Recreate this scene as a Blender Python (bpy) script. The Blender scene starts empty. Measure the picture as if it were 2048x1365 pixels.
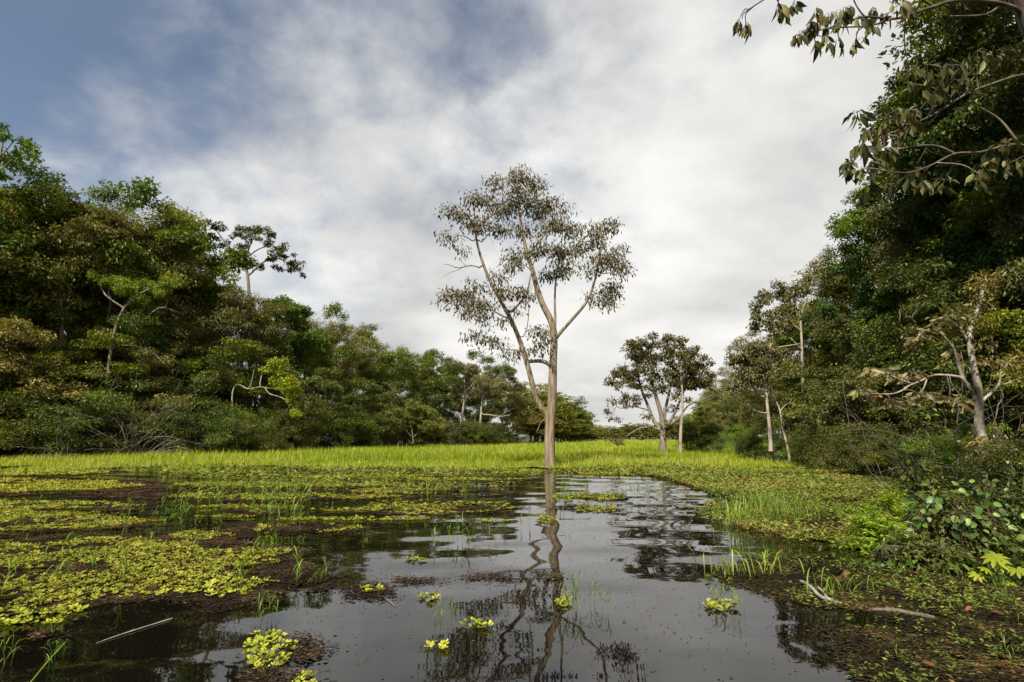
import bpy, math
import numpy as np

rng = np.random.default_rng(11)
scene = bpy.context.scene
COL = scene.collection
R = math.radians

# ------------------------------------------------------------------ camera
EYE = np.array([0.0, 0.0, 1.6])
PITCH = math.atan(194 / 1024)
cam_d = bpy.data.cameras.new('camera')
cam_d.sensor_width = 36.0
cam_d.lens = 18.0
cam_d.clip_start = 0.05
cam_d.clip_end = 6000
cam = bpy.data.objects.new('camera', cam_d)
COL.objects.link(cam)
cam.location = EYE
cam.rotation_euler = (math.pi / 2 + PITCH, 0, 0)
scene.camera = cam

# ------------------------------------------------------------------ world, sun, exposure
SUN_EL, SUN_AZ = R(50), R(206)       # azimuth clockwise from +Y: behind the camera, to the left
world = bpy.data.worlds.new('World')
scene.world = world
world.use_nodes = True
wn = world.node_tree.nodes
wl = world.node_tree.links
wn.clear()


def N(tree_nodes, typ, **kw):
    n = tree_nodes.new(typ)
    for k, v in kw.items():
        setattr(n, k, v)
    return n


def math_node(nodes, links, op, a, b=None, c=None, clamp=False):
    n = nodes.new('ShaderNodeMath')
    n.operation = op
    n.use_clamp = clamp
    for i, x in enumerate((a, b, c)):
        if x is None:
            continue
        if isinstance(x, (int, float)):
            n.inputs[i].default_value = x
        else:
            links.new(x, n.inputs[i])
    return n.outputs[0]


def build_world():
    M = lambda op, a, b=None, c=None, clamp=False: math_node(wn, wl, op, a, b, c, clamp)
    tc = N(wn, 'ShaderNodeTexCoord')
    sep = N(wn, 'ShaderNodeSeparateXYZ')
    wl.new(tc.outputs['Generated'], sep.inputs[0])
    x, y, z = sep.outputs
    den = M('ADD', M('MAXIMUM', z, 0.0), 0.42)
    px = M('DIVIDE', x, den)
    py = M('DIVIDE', y, den)
    comb = N(wn, 'ShaderNodeCombineXYZ')
    wl.new(px, comb.inputs[0])
    wl.new(py, comb.inputs[1])

    def noise(scale, detail, rough, dist, off, sx=1.0, sy=1.0):
        mp = N(wn, 'ShaderNodeMapping')
        mp.inputs['Location'].default_value = off
        mp.inputs['Scale'].default_value = (sx, sy, 1)
        wl.new(comb.outputs[0], mp.inputs[0])
        n = N(wn, 'ShaderNodeTexNoise')
        n.inputs['Scale'].default_value = scale
        n.inputs['Detail'].default_value = detail
        n.inputs['Roughness'].default_value = rough
        n.inputs['Distortion'].default_value = dist
        wl.new(mp.outputs[0], n.inputs['Vector'])
        return n.outputs['Fac']
    n1 = noise(2.0, 8, 0.52, 0.12, (3.1, 1.7, 0), 1.0, 1.0)
    n2 = noise(7.5, 8, 0.58, 0.2, (8.3, 2.2, 0), 1.0, 1.0)
    n3 = noise(1.7, 6, 0.5, 0.4, (2.3, 5.2, 4))
    n4 = noise(4.4, 9, 0.52, 0.2, (5.3, 0.2, 2), 0.8, 1.2)
    # the cloud deck thins out high up and towards the left, as seen over the river
    hole = M('ADD', M('MULTIPLY', z, 1.06), M('MULTIPLY', x, -0.66))
    dens = M('ADD', M('MULTIPLY', n1, 1.35), M('MULTIPLY', n2, 0.72))
    dens = M('SUBTRACT', dens, hole)
    ramp = N(wn, 'ShaderNodeMapRange')
    ramp.interpolation_type = 'SMOOTHSTEP'
    ramp.inputs['From Min'].default_value = -0.05
    ramp.inputs['From Max'].default_value = 0.78
    wl.new(dens, ramp.inputs['Value'])
    cover = M('ADD', M('MULTIPLY', ramp.outputs[0], 0.95), 0.05)
    # cloud brightness: thick parts grey, thin parts white
    br = M('ADD', M('MULTIPLY', n3, 0.9), M('MULTIPLY', n4, 0.45))
    cr = N(wn, 'ShaderNodeValToRGB')
    e = cr.color_ramp.elements
    e[0].position, e[0].color = 0.44, (0.44, 0.44, 0.435, 1)
    e[1].position, e[1].color = 0.90, (0.84, 0.825, 0.79, 1)
    m = cr.color_ramp.elements.new(0.66)
    m.color = (0.62, 0.615, 0.595, 1)
    wl.new(br, cr.inputs[0])
    bgc = N(wn, 'ShaderNodeBackground')
    wl.new(cr.outputs[0], bgc.inputs[0])
    bgc.inputs[1].default_value = 0.80
    sky = N(wn, 'ShaderNodeTexSky')
    sky.sky_type = 'NISHITA'
    sky.sun_disc = False
    sky.sun_elevation = SUN_EL
    sky.sun_rotation = SUN_AZ
    sky.altitude = 50
    sky.dust_density = 0.4
    sky.ozone_density = 0.0
    bgs = N(wn, 'ShaderNodeBackground')
    wl.new(sky.outputs[0], bgs.inputs[0])
    bgs.inputs[1].default_value = 0.064
    mix = N(wn, 'ShaderNodeMixShader')
    wl.new(cover, mix.inputs[0])
    wl.new(bgs.outputs[0], mix.inputs[1])
    wl.new(bgc.outputs[0], mix.inputs[2])
    out = N(wn, 'ShaderNodeOutputWorld')
    wl.new(mix.outputs[0], out.inputs[0])


build_world()
sun_d = bpy.data.lights.new('sun', 'SUN')
sun_d.energy = 4.8
sun_d.angle = R(1.5)
sun_d.color = (1.0, 0.91, 0.76)
sun = bpy.data.objects.new('sun', sun_d)
COL.objects.link(sun)
sun.location = (-20, -30, 60)
# lamp points along -Z; put it so that the light comes from (SUN_AZ, SUN_EL)
sun.rotation_euler = (math.pi / 2 - SUN_EL, 0, -SUN_AZ + math.pi)

vs = scene.view_settings
vs.view_transform = 'Standard'
vs.look = 'None'
vs.exposure = 0.76
vs.gamma = 1.0
vs.use_curve_mapping = False
scene.cycles.use_denoising = True
scene.cycles.max_bounces = 5
scene.cycles.diffuse_bounces = 3
scene.cycles.glossy_bounces = 3
scene.cycles.transmission_bounces = 3
scene.cycles.transparent_max_bounces = 4
scene.cycles.caustics_reflective = False
scene.cycles.caustics_refractive = False

# ------------------------------------------------------------------ maths helpers
FWD = np.array([0, math.cos(PITCH), math.sin(PITCH)])
UPV = np.array([0, -math.sin(PITCH), math.cos(PITCH)])
RGT = np.array([1.0, 0, 0])


def ray(px, py):
    return FWD + (px - 1024) / 1024 * RGT + (682.5 - py) / 1024 * UPV


def at(px, py, Y):
    d = ray(px, py)
    return EYE + d * (Y / d[1])


def gnd(px, py, z=0.0):
    d = ray(px, py)
    return EYE + d * ((z - EYE[2]) / d[2])


def unit(v):
    return v / np.maximum(np.linalg.norm(v, axis=-1, keepdims=True), 1e-9)


def hash2(ix, iy, seed):
    h = (ix.astype(np.int64) * 374761393 + iy.astype(np.int64) * 668265263 + seed * 974711) & 0x7fffffff
    h = ((h ^ (h >> 13)) * 1274126177) & 0x7fffffff
    h = h ^ (h >> 16)
    return (h & 0xffff) / 65535.0


def vnoise(x, y, seed=0):
    ix, iy = np.floor(x), np.floor(y)
    fx, fy = x - ix, y - iy
    fx, fy = fx * fx * (3 - 2 * fx), fy * fy * (3 - 2 * fy)
    a = hash2(ix, iy, seed)
    b = hash2(ix + 1, iy, seed)
    c = hash2(ix, iy + 1, seed)
    d = hash2(ix + 1, iy + 1, seed)
    return (a * (1 - fx) + b * fx) * (1 - fy) + (c * (1 - fx) + d * fx) * fy


def fbm(x, y, seed=0, octv=4):
    s, a, t = 0.0, 0.5, 0.0
    for o in range(octv):
        s = s + a * vnoise(x * 2 ** o, y * 2 ** o, seed + o * 17)
        t += a
        a *= 0.5
    return s / t


def poly_sd(P, poly):
    """signed distance of points P (n,2) to a polygon, positive inside"""
    poly = np.asarray(poly)
    n = len(poly)
    d2 = np.full(len(P), 1e18)
    inside = np.zeros(len(P), bool)
    for i in range(n):
        a, b = poly[i], poly[(i + 1) % n]
        e = b - a
        w = P - a
        t = np.clip((w @ e) / max(e @ e, 1e-12), 0, 1)
        q = w - t[:, None] * e
        d2 = np.minimum(d2, (q * q).sum(1))
        c = ((a[1] > P[:, 1]) != (b[1] > P[:, 1]))
        if abs(b[1] - a[1]) > 1e-12:
            xi = a[0] + (P[:, 1] - a[1]) * (b[0] - a[0]) / (b[1] - a[1])
            inside ^= c & (P[:, 0] < xi)
    d = np.sqrt(d2)
    return np.where(inside, d, -d)


# ------------------------------------------------------------------ mesh builder
class MB:
    def __init__(self):
        self.v, self.a, self.q, self.t, self.qm, self.tm = [], [], [], [], [], []
        self.n = 0

    def add(self, V, quads=None, tris=None, val=0.5, mat=0):
        V = np.asarray(V, float).reshape(-1, 3)
        self.v.append(V)
        self.a.append(np.broadcast_to(np.asarray(val, float), (len(V),)))
        if quads is not None and len(quads):
            q = np.asarray(quads, int).reshape(-1, 4) + self.n
            self.q.append(q)
            self.qm.append(np.full(len(q), mat))
        if tris is not None and len(tris):
            t = np.asarray(tris, int).reshape(-1, 3) + self.n
            self.t.append(t)
            self.tm.append(np.full(len(t), mat))
        self.n += len(V)

    def mesh(self, name, mats, smooth=False):
        me = bpy.data.meshes.new(name)
        V = np.concatenate(self.v)
        A = np.concatenate(self.a)
        q = np.concatenate(self.q) if self.q else np.zeros((0, 4), int)
        t = np.concatenate(self.t) if self.t else np.zeros((0, 3), int)
        me.vertices.add(len(V))
        me.vertices.foreach_set('co', V.ravel())
        idx = np.concatenate([q.ravel(), t.ravel()])
        me.loops.add(len(idx))
        me.loops.foreach_set('vertex_index', idx.astype(np.int32))
        me.polygons.add(len(q) + len(t))
        st = np.concatenate([np.arange(len(q)) * 4, len(q) * 4 + np.arange(len(t)) * 3])
        me.polygons.foreach_set('loop_start', st.astype(np.int32))
        if not isinstance(mats, (list, tuple)):
            mats = [mats]
        for m in mats:
            me.materials.append(m)
        if len(mats) > 1:
            mi = np.concatenate(self.qm + self.tm)
            me.polygons.foreach_set('material_index', mi.astype(np.int32))
        me.polygons.foreach_set('use_smooth', np.full(len(q) + len(t), smooth))
        at_ = me.attributes.new('v', 'FLOAT', 'POINT')
        at_.data.foreach_set('value', A.astype(np.float32))
        me.update(calc_edges=True)
        return me

    def build(self, name, mats, parent=None, smooth=False):
        return link(name, self.mesh(name, mats, smooth), parent)


def link(name, data, parent=None):
    o = bpy.data.objects.new(name, data)
    COL.objects.link(o)
    if parent is not None:
        o.parent = parent
    return o


def tag(o, label=None, cat=None, group=None, kind=None):
    if label:
        o['label'] = label
    if cat:
        o['category'] = cat
    if group:
        o['group'] = group
    if kind:
        o['kind'] = kind
    return o


def thing(name, label, cat, loc=(0, 0, 0), rz=0.0, sc=1.0, group=None):
    o = link(name, None)
    o.empty_display_size = 0.3
    o.location = loc
    o.rotation_euler = (0, 0, rz)
    o.scale = (sc, sc, sc) if np.isscalar(sc) else sc
    return tag(o, label, cat, group)


def tube(mb, pts, rad, k=6, val=0.5, mat=0, cap=True):
    P = np.asarray(pts, float)
    n = len(P)
    rad = np.broadcast_to(np.asarray(rad, float), (n,))
    T = unit(np.gradient(P, axis=0))
    ref = np.array([0.31, 0.87, 0.12]) if abs(T[:, 1]).max() < 0.9 else np.array([0.9, 0.1, 0.3])
    U = unit(np.cross(T, ref))
    W = np.cross(T, U)
    a = np.arange(k) * 2 * math.pi / k
    V = P[:, None, :] + rad[:, None, None] * (np.cos(a)[None, :, None] * U[:, None, :] + np.sin(a)[None, :, None] * W[:, None, :])
    i = np.arange(n - 1)[:, None] * k
    j = np.arange(k)[None, :]
    j2 = (j + 1) % k
    Q = np.stack([i + j, i + j2, i + k + j2, i + k + j], -1).reshape(-1, 4)
    V = V.reshape(-1, 3)
    tris = None
    if cap:
        V = np.vstack([V, P[-1] + T[-1] * rad[-1] * 0.5])
        e = (n - 1) * k
        tris = [(e + b, e + (b + 1) % k, n * k) for b in range(k)]
    mb.add(V, Q, tris, val, mat)


def spline(pts, m=4):
    """Catmull-Rom through pts"""
    P = np.asarray(pts, float)
    if len(P) < 3:
        t = np.linspace(0, 1, m + 1)[:, None]
        return P[0] * (1 - t) + P[-1] * t
    Q = np.vstack([2 * P[0] - P[1], P, 2 * P[-1] - P[-2]])
    out = []
    for i in range(len(P) - 1):
        p0, p1, p2, p3 = Q[i:i + 4]
        for t in np.arange(m) / m:
            out.append(0.5 * (2 * p1 + (p2 - p0) * t + (2 * p0 - 5 * p1 + 4 * p2 - p3) * t * t + (3 * p1 - p0 - 3 * p2 + p3) * t ** 3))
    out.append(P[-1])
    return np.array(out)


def leaves(mb, P, D, Nn, L, W, val, fold=0.18, mat=0, droop=0.0):
    """one folded diamond per leaf"""
    n = len(P)
    D = unit(D)
    S = unit(np.cross(D, Nn))
    U = np.cross(S, D)
    L = np.broadcast_to(L, (n,))[:, None]
    W = np.broadcast_to(W, (n,))[:, None]
    V = np.empty((n, 4, 3))
    V[:, 0] = P
    V[:, 1] = P + D * L * .5 + S * W * .5 + U * W * fold
    V[:, 2] = P + D * L - U * L * droop
    V[:, 3] = P + D * L * .5 - S * W * .5 + U * W * fold
    mb.add(V.reshape(-1, 3), np.arange(n * 4).reshape(n, 4), None, np.repeat(np.broadcast_to(val, (n,)), 4), mat)


def blade(mb, p0, az, height, reach, width, val, segs=5, k_end=0.35):
    """one arching grass blade: rises by height, leans out by reach, tip bends over"""
    t = np.linspace(0, 1, segs + 1)
    h = np.array([math.cos(az), math.sin(az), 0])
    s = np.array([-math.sin(az), math.cos(az), 0])
    up = height * (np.sin(t * (math.pi * (0.5 + k_end))) / 1.0)
    out = reach * t ** 1.6
    C = np.asarray(p0) + out[:, None] * h + up[:, None] * np.array([0, 0, 1.0])
    w = width * (np.sin(np.clip(t * 0.93 + 0.07, 0, 1) * math.pi) ** 0.6) * (1 - 0.45 * t)
    w[-1] = 0.0006
    V = np.empty((segs + 1, 2, 3))
    V[:, 0] = C + s * w[:, None] * .5
    V[:, 1] = C - s * w[:, None] * .5
    Q = [(2 * i, 2 * i + 1, 2 * i + 3, 2 * i + 2) for i in range(segs)]
    mb.add(V.reshape(-1, 3), Q, None, val)


# ------------------------------------------------------------------ materials
def new_mat(name):
    m = bpy.data.materials.new(name)
    m.use_nodes = True
    m.node_tree.nodes.clear()
    return m, m.node_tree.nodes, m.node_tree.links


def leaf_mat(name, cols, transl=0.35, gloss=0.12, rough=0.5, objvar=0.25, huevar=0.03):
    """cols: list of (pos, rgb) read by the per-leaf value"""
    m, n, l = new_mat(name)
    a = N(n, 'ShaderNodeAttribute', attribute_name='v')
    cr = N(n, 'ShaderNodeValToRGB')
    el = cr.color_ramp.elements
    while len(el) < len(cols):
        el.new(0.5)
    for e_, (p, c) in zip(el, cols):
        e_.position = p
        e_.color = (*c, 1)
    l.new(a.outputs['Fac'], cr.inputs[0])
    oi = N(n, 'ShaderNodeObjectInfo')
    hs = N(n, 'ShaderNodeHueSaturation')
    mr = N(n, 'ShaderNodeMapRange')
    mr.inputs['To Min'].default_value = 1 - objvar
    mr.inputs['To Max'].default_value = 1 + objvar
    l.new(oi.outputs['Random'], mr.inputs[0])
    l.new(mr.outputs[0], hs.inputs['Value'])
    mh = N(n, 'ShaderNodeMapRange')
    mh.inputs['To Min'].default_value = 0.5 - huevar
    mh.inputs['To Max'].default_value = 0.5 + huevar
    fr = math_node(n, l, 'FRACT', math_node(n, l, 'MULTIPLY', oi.outputs['Random'], 7.31))
    l.new(fr, mh.inputs[0])
    l.new(mh.outputs[0], hs.inputs['Hue'])
    l.new(cr.outputs[0], hs.inputs['Color'])
    dif = N(n, 'ShaderNodeBsdfDiffuse')
    tr = N(n, 'ShaderNodeBsdfTranslucent')
    gl = N(n, 'ShaderNodeBsdfGlossy')
    gl.inputs['Roughness'].default_value = rough
    gl.inputs['Color'].default_value = (0.95, 0.93, 0.78, 1)
    l.new(hs.outputs[0], dif.inputs[0])
    # light through a leaf comes out yellower
    mx = N(n, 'ShaderNodeMix', data_type='RGBA', blend_type='MULTIPLY')
    mx.inputs['Factor'].default_value = 1.0
    l.new(hs.outputs[0], mx.inputs['A'])
    mx.inputs['B'].default_value = (1.25, 1.2, 0.55, 1)
    l.new(mx.outputs['Result'], tr.inputs[0])
    m1 = N(n, 'ShaderNodeMixShader')
    m1.inputs[0].default_value = transl
    l.new(dif.outputs[0], m1.inputs[1])
    l.new(tr.outputs[0], m1.inputs[2])
    m2 = N(n, 'ShaderNodeMixShader')
    m2.inputs[0].default_value = gloss * .2
    l.new(m1.outputs[0], m2.inputs[1])
    l.new(gl.outputs[0], m2.inputs[2])
    o = N(n, 'ShaderNodeOutputMaterial')
    l.new(m2.outputs[0], o.inputs[0])
    return m


def bark_mat(name, c1, c2, scale=6.0, stretch=0.18, bump=0.5, lichen=None):
    m, n, l = new_mat(name)
    tc = N(n, 'ShaderNodeTexCoord')
    mp = N(n, 'ShaderNodeMapping')
    mp.inputs['Scale'].default_value = (1, 1, stretch)
    l.new(tc.outputs['Object'], mp.inputs[0])
    nz = N(n, 'ShaderNodeTexNoise')
    nz.inputs['Scale'].default_value = scale
    nz.inputs['Detail'].default_value = 6
    nz.inputs['Roughness'].default_value = 0.65
    l.new(mp.outputs[0], nz.inputs['Vector'])
    cr = N(n, 'ShaderNodeValToRGB')
    cr.color_ramp.elements[0].position = 0.36
    cr.color_ramp.elements[0].color = (*c1, 1)
    cr.color_ramp.elements[1].position = 0.64
    cr.color_ramp.elements[1].color = (*c2, 1)
    l.new(nz.outputs['Fac'], cr.inputs[0])
    col = cr.outputs[0]
    if lichen:
        n2 = N(n, 'ShaderNodeTexNoise')
        n2.inputs['Scale'].default_value = 3.2
        n2.inputs['Detail'].default_value = 5
        l.new(tc.outputs['Object'], n2.inputs['Vector'])
        r2 = N(n, 'ShaderNodeMapRange')
        r2.inputs['From Min'].default_value = 0.52
        r2.inputs['From Max'].default_value = 0.62
        l.new(n2.outputs['Fac'], r2.inputs[0])
        mx = N(n, 'ShaderNodeMix', data_type='RGBA')
        l.new(r2.outputs[0], mx.inputs['Factor'])
        l.new(col, mx.inputs['A'])
        mx.inputs['B'].default_value = (*lichen, 1)
        col = mx.outputs['Result']
    b = N(n, 'ShaderNodeBsdfPrincipled')
    b.inputs['Roughness'].default_value = 0.85
    b.inputs['Specular IOR Level'].default_value = 0.2
    l.new(col, b.inputs['Base Color'])
    bp = N(n, 'ShaderNodeBump')
    bp.inputs['Strength'].default_value = bump
    bp.inputs['Distance'].default_value = 0.05
    l.new(nz.outputs['Fac'], bp.inputs['Height'])
    l.new(bp.outputs[0], b.inputs['Normal'])
    o = N(n, 'ShaderNodeOutputMaterial')
    l.new(b.outputs[0], o.inputs[0])
    return m


M = {}
M['leaf_dark'] = leaf_mat('leaf_dark', [(0, (.039, .068, .008)), (.5, (.101, .143, .016)), (.8, (.182, .221, .029)), (1, (.325, .312, .058))], objvar=.35)
M['leaf_olive'] = leaf_mat('leaf_olive', [(0, (.062, .067, .011)), (.5, (.150, .146, .024)), (.8, (.252, .234, .048)), (1, (.408, .336, .102))], gloss=.16, objvar=.35)
M['leaf_green'] = leaf_mat('leaf_green', [(0, (.052, .086, .006)), (.5, (.132, .184, .011)), (.85, (.241, .299, .021)), (1, (.391, .380, .046))], objvar=.35)
M['leaf_brown'] = leaf_mat('leaf_brown', [(0, (.064, .056, .016)), (.5, (.140, .124, .038)), (.8, (.23, .195, .065)), (1, (.30, .21, .08))], gloss=.16, transl=.25)
M['leaf_yellow'] = leaf_mat('leaf_yellow', [(0, (.15, .19, .010)), (.5, (.30, .36, .014)), (1, (.48, .50, .03))], transl=.45, objvar=.12, huevar=0)
M['leaf_bush'] = leaf_mat('leaf_bush', [(0, (.034, .049, .008)), (.55, (.088, .109, .017)), (.9, (.195, .202, .036)), (1, (.338, .299, .078))])
M['leaf_main'] = leaf_mat('leaf_main', [(0, (.042, .037, .012)), (.5, (.092, .080, .026)), (.8, (.165, .14, .05)), (1, (.25, .15, .05))], gloss=.2, transl=.25, objvar=.05, huevar=0)
M['leaf_big'] = leaf_mat('leaf_big', [(0, (.020, .028, .006)), (.5, (.050, .060, .013)), (.85, (.15, .14, .04)), (1, (.17, .085, .035))], gloss=.12, transl=.3, objvar=.4, huevar=.02)  # overhanging leaves: backlit darkness put into the leaf colour
M['leaf_beige'] = leaf_mat('leaf_beige', [(0, (.10, .10, .035)), (.5, (.20, .18, .07)), (.9, (.32, .27, .12)), (1, (.36, .15, .06))], gloss=.15, objvar=.35)
M['leaf_vine'] = leaf_mat('leaf_vine', [(0, (.03, .07, .012)), (.5, (.06, .13, .018)), (1, (.16, .24, .03))], gloss=.2, objvar=.5, huevar=.03)
M['grass'] = leaf_mat('grass', [(0, (.10, .14, .010)), (.35, (.25, .34, .014)), (.62, (.40, .47, .022)), (.80, (.42, .42, .10)), (1, (.40, .32, .15))], transl=.4, gloss=.08, objvar=0, huevar=0)
M['shoot'] = leaf_mat('shoot', [(0, (.07, .12, .015)), (.5, (.14, .24, .025)), (.85, (.25, .33, .05)), (1, (.32, .26, .12))], transl=.4, objvar=.3, huevar=.02)
M['lettuce'] = leaf_mat('lettuce', [(0, (.13, .09, .03)), (.12, (.10, .11, .014)), (.4, (.25, .285, .024)), (.75, (.41, .435, .05)), (1, (.50, .49, .12))], transl=.3, gloss=.06, objvar=.3, huevar=.012)
M['sprig'] = leaf_mat('sprig', [(0, (.035, .05, .012)), (.4, (.10, .14, .02)), (.72, (.22, .27, .04)), (.88, (.30, .30, .08)), (1, (.22, .08, .04))], transl=.3, objvar=0, huevar=0)
M['dead_leaf'] = leaf_mat('dead_leaf', [(0, (.09, .042, .022)), (1, (.24, .10, .05))], transl=.2, objvar=.4, gloss=.08)
M['leaf_backlit'] = leaf_mat('leaf_backlit', [(0, (.021, .045, .009)), (.5, (.054, .090, .017)), (.85, (.120, .165, .030)), (1, (.255, .240, .060))], transl=.25, objvar=.3)  # darker version of the dark leaf; backlit shade painted into the near right crowns
M['leaf_shade_olive'] = leaf_mat('leaf_shade_olive', [(0, (.042, .048, .011)), (.5, (.105, .109, .025)), (.85, (.210, .196, .049)), (1, (.350, .280, .098))], transl=.25, objvar=.3)  # olive leaf colour lowered for near right trees, standing in for backlighting
M['bark'] = bark_mat('bark', (.045, .036, .026), (.15, .125, .095))
M['bark_main'] = bark_mat('bark_main', (.085, .064, .042), (.35, .28, .19), scale=9, stretch=.10, bump=1.0)
M['bark_grey'] = bark_mat('bark_grey', (.085, .07, .052), (.27, .235, .185), scale=6, stretch=.25)
M['bark_pale'] = bark_mat('bark_pale', (.15, .125, .095), (.45, .40, .33), scale=5, stretch=.3, bump=.3)
M['bark_spot'] = bark_mat('bark_spot', (.14, .12, .09), (.42, .37, .30), scale=7, stretch=.5, bump=.8, lichen=(.085, .07, .05))
M['twig'] = bark_mat('twig', (.09, .075, .055), (.24, .20, .15), scale=8, stretch=.4, bump=.2)
M['drift'] = bark_mat('drift', (.09, .08, .065), (.42, .39, .35), scale=12, stretch=.5, bump=.6)


def ground_mat():
    m, n, l = new_mat('forest_floor')
    tc = N(n, 'ShaderNodeTexCoord')
    nz = N(n, 'ShaderNodeTexNoise')
    nz.inputs['Scale'].default_value = 0.9
    nz.inputs['Detail'].default_value = 9
    l.new(tc.outputs['Object'], nz.inputs['Vector'])
    cr = N(n, 'ShaderNodeValToRGB')
    cr.color_ramp.elements[0].position = .35
    cr.color_ramp.elements[0].color = (.022, .016, .010, 1)
    cr.color_ramp.elements[1].position = .68
    cr.color_ramp.elements[1].color = (.075, .060, .030, 1)
    l.new(nz.outputs['Fac'], cr.inputs[0])
    b = N(n, 'ShaderNodeBsdfPrincipled')
    b.inputs['Roughness'].default_value = .95
    l.new(cr.outputs[0], b.inputs['Base Color'])
    o = N(n, 'ShaderNodeOutputMaterial')
    l.new(b.outputs[0], o.inputs[0])
    return m


def mat_mat(name, cols, scale):
    m, n, l = new_mat(name)
    tc = N(n, 'ShaderNodeTexCoord')
    nz = N(n, 'ShaderNodeTexNoise')
    nz.inputs['Scale'].default_value = scale
    nz.inputs['Detail'].default_value = 10
    nz.inputs['Roughness'].default_value = .7
    l.new(tc.outputs['Object'], nz.inputs['Vector'])
    cr = N(n, 'ShaderNodeValToRGB')
    el = cr.color_ramp.elements
    while len(el) < len(cols):
        el.new(.5)
    for e_, (p, c) in zip(el, cols):
        e_.position, e_.color = p, (*c, 1)
    l.new(nz.outputs['Fac'], cr.inputs[0])
    b = N(n, 'ShaderNodeBsdfPrincipled')
    b.inputs['Roughness'].default_value = .8
    b.inputs['Specular IOR Level'].default_value = .3
    l.new(cr.outputs[0], b.inputs['Base Color'])
    bp = N(n, 'ShaderNodeBump')
    bp.inputs['Strength'].default_value = .8
    bp.inputs['Distance'].default_value = .02
    n2 = N(n, 'ShaderNodeTexNoise')
    n2.inputs['Scale'].default_value = scale * 9
    n2.inputs['Detail'].default_value = 4
    l.new(tc.outputs['Object'], n2.inputs['Vector'])
    l.new(n2.outputs['Fac'], bp.inputs['Height'])
    l.new(bp.outputs[0], b.inputs['Normal'])
    o = N(n, 'ShaderNodeOutputMaterial')
    l.new(b.outputs[0], o.inputs[0])
    return m


M['ground'] = ground_mat()
M['mud'] = mat_mat('floating_mud', [(.3, (.014, .008, .006)), (.5, (.040, .023, .015)), (.66, (.085, .048, .03)), (.8, (.10, .085, .03))], 3.2)
M['marsh'] = mat_mat('marsh_mat', [(.3, (.03, .03, .010)), (.5, (.11, .13, .02)), (.7, (.26, .31, .03)), (.85, (.22, .17, .07))], .8)


def water_mat():
    m, n, l = new_mat('river_water')
    A = lambda op, a, b=None, c=None: math_node(n, l, op, a, b, c)
    tc = N(n, 'ShaderNodeTexCoord')

    def noise(sx, sy, rot, scale, det, off=0.0):
        mp = N(n, 'ShaderNodeMapping')
        mp.inputs['Rotation'].default_value = (0, 0, rot)
        mp.inputs['Scale'].default_value = (sx, sy, 1)
        mp.inputs['Location'].default_value = (off, off * .7, 0)
        l.new(tc.outputs['Object'], mp.inputs[0])
        z = N(n, 'ShaderNodeTexNoise')
        z.inputs['Scale'].default_value = scale
        z.inputs['Detail'].default_value = det
        z.inputs['Roughness'].default_value = .4
        l.new(mp.outputs[0], z.inputs['Vector'])
        return z.outputs['Fac']

    def wave(rot, lam, dist, dscale, off):
        mp = N(n, 'ShaderNodeMapping')
        mp.inputs['Rotation'].default_value = (0, 0, rot)
        mp.inputs['Location'].default_value = (off, 0, 0)
        l.new(tc.outputs['Object'], mp.inputs[0])
        w = N(n, 'ShaderNodeTexWave')
        w.wave_type = 'BANDS'
        w.bands_direction = 'Y'
        w.inputs['Scale'].default_value = 1 / lam * (2 * math.pi) / 20
        w.inputs['Distortion'].default_value = dist
        w.inputs['Detail'].default_value = 1.0
        w.inputs['Detail Scale'].default_value = dscale
        l.new(mp.outputs[0], w.inputs['Vector'])
        return w.outputs['Fac']
    # boat wake: long gentle waves crossing the pool, calm close to the boat
    w1 = wave(R(22), 1.8, 2.4, .45, 0)
    w2 = wave(R(-17), .85, 2.0, .6, 2)
    mod = N(n, 'ShaderNodeMapRange')
    mod.inputs['From Min'].default_value = .38
    mod.inputs['From Max'].default_value = .68
    l.new(noise(.5, .5, .3, .35, 2, 3.7), mod.inputs[0])
    swell = A('MULTIPLY', A('ADD', A('MULTIPLY', w1, .0220), A('MULTIPLY', w2, .0060)), A('ADD', A('MULTIPLY', mod.outputs[0], .75), .25))
    fine = A('MULTIPLY', noise(.7, 2.0, .15, 2.2, 1), .0011)
    h = A('ADD', swell, fine)
    bp = N(n, 'ShaderNodeBump')
    bp.inputs['Strength'].default_value = 1.0
    bp.inputs['Distance'].default_value = 1.0
    l.new(h, bp.inputs['Height'])
    b = N(n, 'ShaderNodeBsdfPrincipled')
    b.inputs['Base Color'].default_value = (.004, .0032, .0024, 1)
    b.inputs['Roughness'].default_value = .015
    b.inputs['IOR'].default_value = 1.5
    l.new(bp.outputs[0], b.inputs['Normal'])
    o = N(n, 'ShaderNodeOutputMaterial')
    l.new(b.outputs[0], o.inputs[0])
    return m


M['water'] = water_mat()

# ------------------------------------------------------------------ the setting: water, banks
LEFT = np.array([(-60, -40), (-50, 10), (-44, 30), (-40, 40), (-33, 55), (-27, 75), (-15, 100), (-4, 118), (8, 165), (26, 230), (60, 360), (110, 560), (160, 800)], float)
RIGHT = np.array([(7, -40), (7.6, 3), (8.5, 7), (11.5, 12), (14, 18), (15.6, 24), (17, 31), (17.5, 38), (19, 46), (26, 62), (40, 90), (75, 150), (130, 260), (210, 420), (300, 800)], float)


def bank_x(line, y):
    return np.interp(y, line[:, 1], line[:, 0])


def terrain_h(x, y):
    dl = bank_x(LEFT, y) - x
    dr = x - bank_x(RIGHT, y)
    d = np.maximum(dl, dr)
    d = np.where(y > 520, np.maximum(d, (y - 520) * .5), d)
    h = np.where(d > 0, .12 + np.minimum(d, 40) * .03, -.5 + .6 * np.clip((d + 1.2) / 1.2, 0, 1))
    return h + np.where(d > 0, 1, 0) * (fbm(x * .3, y * .3, 3) - .5) * .35


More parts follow.
